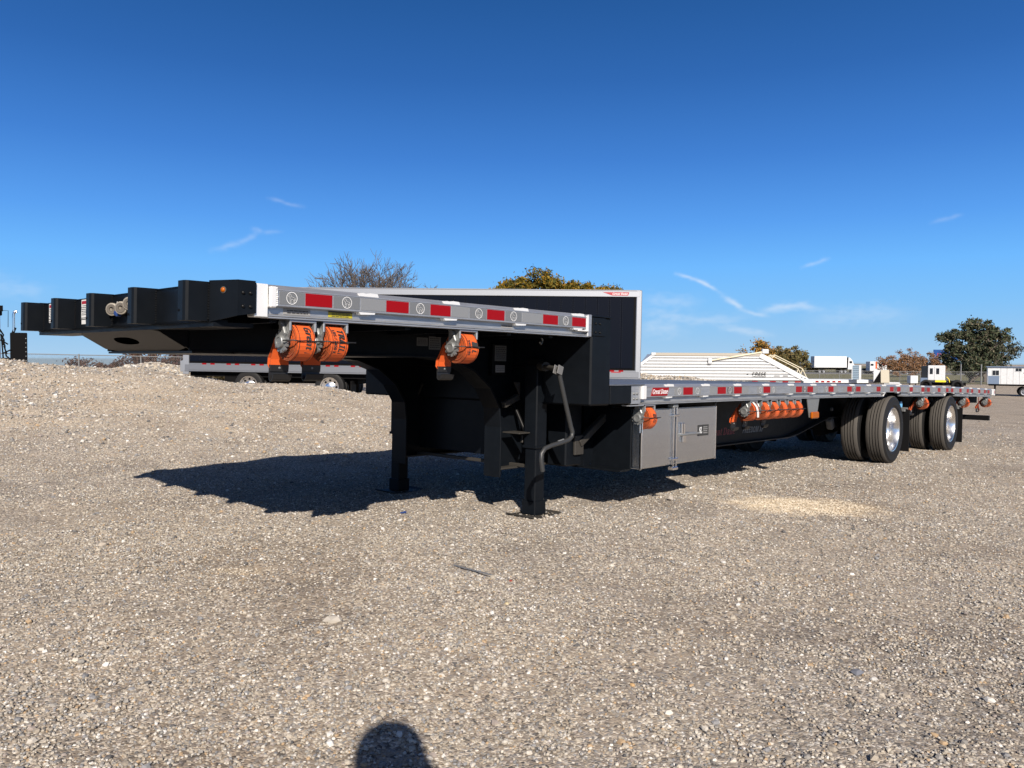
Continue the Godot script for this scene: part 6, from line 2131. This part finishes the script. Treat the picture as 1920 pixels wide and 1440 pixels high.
# ---------------------------------------------------------------- the person behind the lens, whose shadow lies in the foreground
func skin(bones: Array, cell: float, sharp: float) -> MB:   # bones: [from, to, radius, radius]; surface nets over their joined distance
	var lo := Vector3.INF
	var hi := -Vector3.INF
	for b in bones:
		var r: float = maxf(b[2], b[3]) + cell * 3.0
		lo = lo.min((b[0] as Vector3).min(b[1]) - Vector3.ONE * r)
		hi = hi.max((b[0] as Vector3).max(b[1]) + Vector3.ONE * r)
	var nx := int((hi.x - lo.x) / cell) + 2
	var ny := int((hi.y - lo.y) / cell) + 2
	var nz := int((hi.z - lo.z) / cell) + 2
	var f := PackedFloat32Array()
	f.resize(nx * ny * nz)
	for b in bones:
		var p: Vector3 = b[0]
		var d: Vector3 = b[1] - p
		var l2 := maxf(d.length_squared(), 1e-9)
		var m: float = maxf(b[2], b[3]) + maxf(cell * 2.5, 5.0 / sharp)
		var c0 := ((p.min(b[1]) - Vector3.ONE * m - lo) / cell).max(Vector3.ZERO)
		var c1 := (p.max(b[1]) + Vector3.ONE * m - lo) / cell
		for k in range(int(c0.z), mini(int(c1.z) + 2, nz)):
			for j in range(int(c0.y), mini(int(c1.y) + 2, ny)):
				for i in range(int(c0.x), mini(int(c1.x) + 2, nx)):
					var q := lo + Vector3(i, j, k) * cell - p
					var t := clampf(q.dot(d) / l2, 0.0, 1.0)
					var e: float = (q - d * t).length() - lerpf(b[2], b[3], t)
					f[i + nx * (j + ny * k)] += exp(-sharp * e)
	var idx := {}
	var pts := PackedVector3Array()
	var step := [1, nx, nx * ny]
	for k in nz - 1:
		for j in ny - 1:
			for i in nx - 1:
				var o := i + nx * (j + ny * k)
				var sum := Vector3.ZERO
				var cnt := 0
				var inside := 0
				for c in 8:
					if f[o + (c & 1) + nx * ((c >> 1) & 1) + nx * ny * (c >> 2)] > 1.0: inside += 1
				if inside == 0 or inside == 8: continue
				for c in 8:
					for a in 3:
						if c & (1 << a): continue
						var oa: int = o + (c & 1) + nx * ((c >> 1) & 1) + nx * ny * (c >> 2)
						var va := f[oa]
						var vb := f[oa + step[a]]
						if (va > 1.0) == (vb > 1.0): continue
						var la := log(maxf(va, 1e-12))
						var lb := log(maxf(vb, 1e-12))
						var w := la / (la - lb)
						var q := Vector3(c & 1, (c >> 1) & 1, c >> 2)
						q[a] += w
						sum += q
						cnt += 1
				idx[o] = pts.size()
				pts.append(lo + (Vector3(i, j, k) + sum / cnt) * cell)
	var nor := PackedVector3Array()
	nor.resize(pts.size())
	var quads := []
	for k in range(1, nz - 1):
		for j in range(1, ny - 1):
			for i in range(1, nx - 1):
				var o := i + nx * (j + ny * k)
				for a in 3:
					var ins := f[o] > 1.0
					if ins == (f[o + step[a]] > 1.0): continue
					var s1: int = step[(a + 1) % 3]
					var s2: int = step[(a + 2) % 3]
					var q := [idx.get(o, -1), idx.get(o - s1, -1), idx.get(o - s1 - s2, -1), idx.get(o - s2, -1)]
					if q.has(-1): continue
					if not ins: q.reverse()
					quads.append(q)
					var n := (pts[q[2]] - pts[q[0]]).cross(pts[q[3]] - pts[q[1]])
					for v in q: nor[v] += n
	var mb := MB.new()
	for q in quads:
		mb.quad_n(pts[q[0]], pts[q[1]], pts[q[2]], pts[q[3]], nor[q[0]].normalized(), nor[q[1]].normalized(), nor[q[2]].normalized(), nor[q[3]].normalized())
	return mb


func person() -> void:
	var at := Vector3(0.018, ground(0.018, -0.55), 0.55)
	var o := thing("person", "person in dark jacket holding a phone, whose head shadow falls at the bottom edge", "person", at)
	var bones := []
	for s in [-1.0, 1.0]:
		bones.append_array([[Vector3(s * 0.10, 0.92, 0), Vector3(s * 0.115, 0.50, -0.01), 0.085, 0.058], [Vector3(s * 0.115, 0.50, -0.01), Vector3(s * 0.12, 0.11, 0.02), 0.058, 0.042], [Vector3(s * 0.12, 0.06, 0.04), Vector3(s * 0.14, 0.045, -0.16), 0.045, 0.038],
			[Vector3(s * 0.05, 1.02, 0), Vector3(s * 0.09, 1.32, 0), 0.115, 0.115], [Vector3(s * 0.04, 1.40, 0), Vector3(s * 0.185, 1.40, 0.0), 0.07, 0.062],
			[Vector3(s * 0.195, 1.39, 0), Vector3(s * 0.25, 1.12, -0.12), 0.055, 0.045], [Vector3(s * 0.25, 1.12, -0.12), Vector3(s * 0.085, 1.075, -0.40), 0.045, 0.03]])
	bones.append_array([[Vector3(0, 0.95, 0.02), Vector3(0, 1.0, 0), 0.14, 0.13], [Vector3(0, 1.40, 0), Vector3(0, 1.50, -0.01), 0.058, 0.055], [Vector3(0, 1.595, -0.005), Vector3(0, 1.62, 0.015), 0.078, 0.082], [Vector3(0, 1.54, -0.045), Vector3(0, 1.53, -0.03), 0.05, 0.052]])
	part("body", skin(bones, 0.02, 70.0), M["skin"], o)
	var coat := []
	for s in [-1.0, 1.0]:
		coat.append_array([[Vector3(s * 0.06, 0.92, 0), Vector3(s * 0.09, 1.32, 0), 0.145, 0.13], [Vector3(s * 0.04, 1.41, 0), Vector3(s * 0.185, 1.40, 0), 0.082, 0.074], [Vector3(s * 0.195, 1.39, 0), Vector3(s * 0.255, 1.12, -0.12), 0.068, 0.058], [Vector3(s * 0.255, 1.12, -0.12), Vector3(s * 0.11, 1.078, -0.365), 0.058, 0.045]])
	part("jacket", skin(coat, 0.02, 70.0), M["jacket"], o)
	var legs := []
	for s in [-1.0, 1.0]: legs.append_array([[Vector3(s * 0.09, 0.92, 0), Vector3(s * 0.115, 0.50, -0.01), 0.10, 0.075], [Vector3(s * 0.115, 0.50, -0.01), Vector3(s * 0.12, 0.10, 0.02), 0.075, 0.062]])
	part("trousers", skin(legs, 0.02, 70.0), M["jeans"], o)
	# a knitted cap pulled over the ears
	part("cap", skin([[Vector3(0, 1.615, 0.0), Vector3(0, 1.645, 0.01), 0.100, 0.098], [Vector3(0.07, 1.57, 0.03), Vector3(0.135, 1.49, 0.02), 0.06, 0.055], [Vector3(0, 1.56, 0.05), Vector3(0, 1.50, 0.05), 0.075, 0.07]], 0.012, 90.0), M["hair"], o)
	for s in [-1.0, 1.0]:
		var mb := MB.new()
		mb.lathe([Vector2(0, -0.012), Vector2(0.009, -0.008), Vector2(0.012, 0), Vector2(0.009, 0.008), Vector2(0, 0.012)], Transform3D(Basis(), Vector3(s * 0.031, 1.585, -0.082)), 10)
		part("eye", mb, M["white_print"], o)
	part("nose", skin([[Vector3(0, 1.585, -0.088), Vector3(0, 1.555, -0.102), 0.009, 0.014]], 0.005, 300.0), M["skin"], o)
	for s in [-1.0, 1.0]:
		var h := Vector3(s * 0.075, 1.075, -0.42)
		var b := [[h, h + Vector3(s * -0.012, 0.01, -0.055), 0.022, 0.026], [h + Vector3(s * 0.01, -0.01, -0.01), h + Vector3(s * 0.004, 0.015, -0.06), 0.018, 0.02], [h + Vector3(s * -0.01, 0.02, -0.02), h + Vector3(s * -0.035, 0.04, -0.05), 0.011, 0.009], [h + Vector3(s * -0.035, 0.04, -0.05), h + Vector3(s * -0.05, 0.035, -0.075), 0.009, 0.008]]
		for i in 4:
			var p := h + Vector3(s * 0.008, 0.028 - i * 0.019, -0.062)
			var q := p + Vector3(s * 0.006, 0, -0.025 + 0.003 * absf(i - 1.2))
			b.append([p, q, 0.0095, 0.009])
			b.append([q, q + Vector3(s * -0.026, 0.001, -0.012), 0.009, 0.0075])
		part("hand", skin(b, 0.006, 420.0), M["skin"], o)
	var mb := MB.new()
	mb.bx(Vector3(0, 0, 0), Vector3(0.145, 0.072, 0.008), Basis(), 0.004)
	var ph := whole("phone", mb, M["black_dull"], "phone held sideways by the person behind the lens", "phone", Vector3(0.0, at.y + 1.085, 0.085))
	ph.rotation.z = 0.01


func _ready() -> void:
	rng.seed = 20241
	land.noise_type = FastNoiseLite.TYPE_SIMPLEX_SMOOTH
	land.frequency = 0.16
	land.seed = 5
	land.fractal_octaves = 3
	lens_and_light()
	materials()
	yard()
	far_ground()
	trailer_body()
	winches()
	box_trailer()
	hopper_trailer()
	far_yard()
	road_things()
	chain_fence("chain link fence with dark posts behind the gravel heap at the left", Vector2(-27.0, 38.0), Vector2(-15.2, 38.6), 1.60, 4, 0.10, 0.0035, [])
	chain_fence("long chain link fence along the grass bank at the right, with two taller posts", Vector2(26.0, 98.5), Vector2(80.0, 96.0), 1.62, 22, 0.24, 0.007, [12, 13])
	left_edge()
	trees()
	litter()
	person()
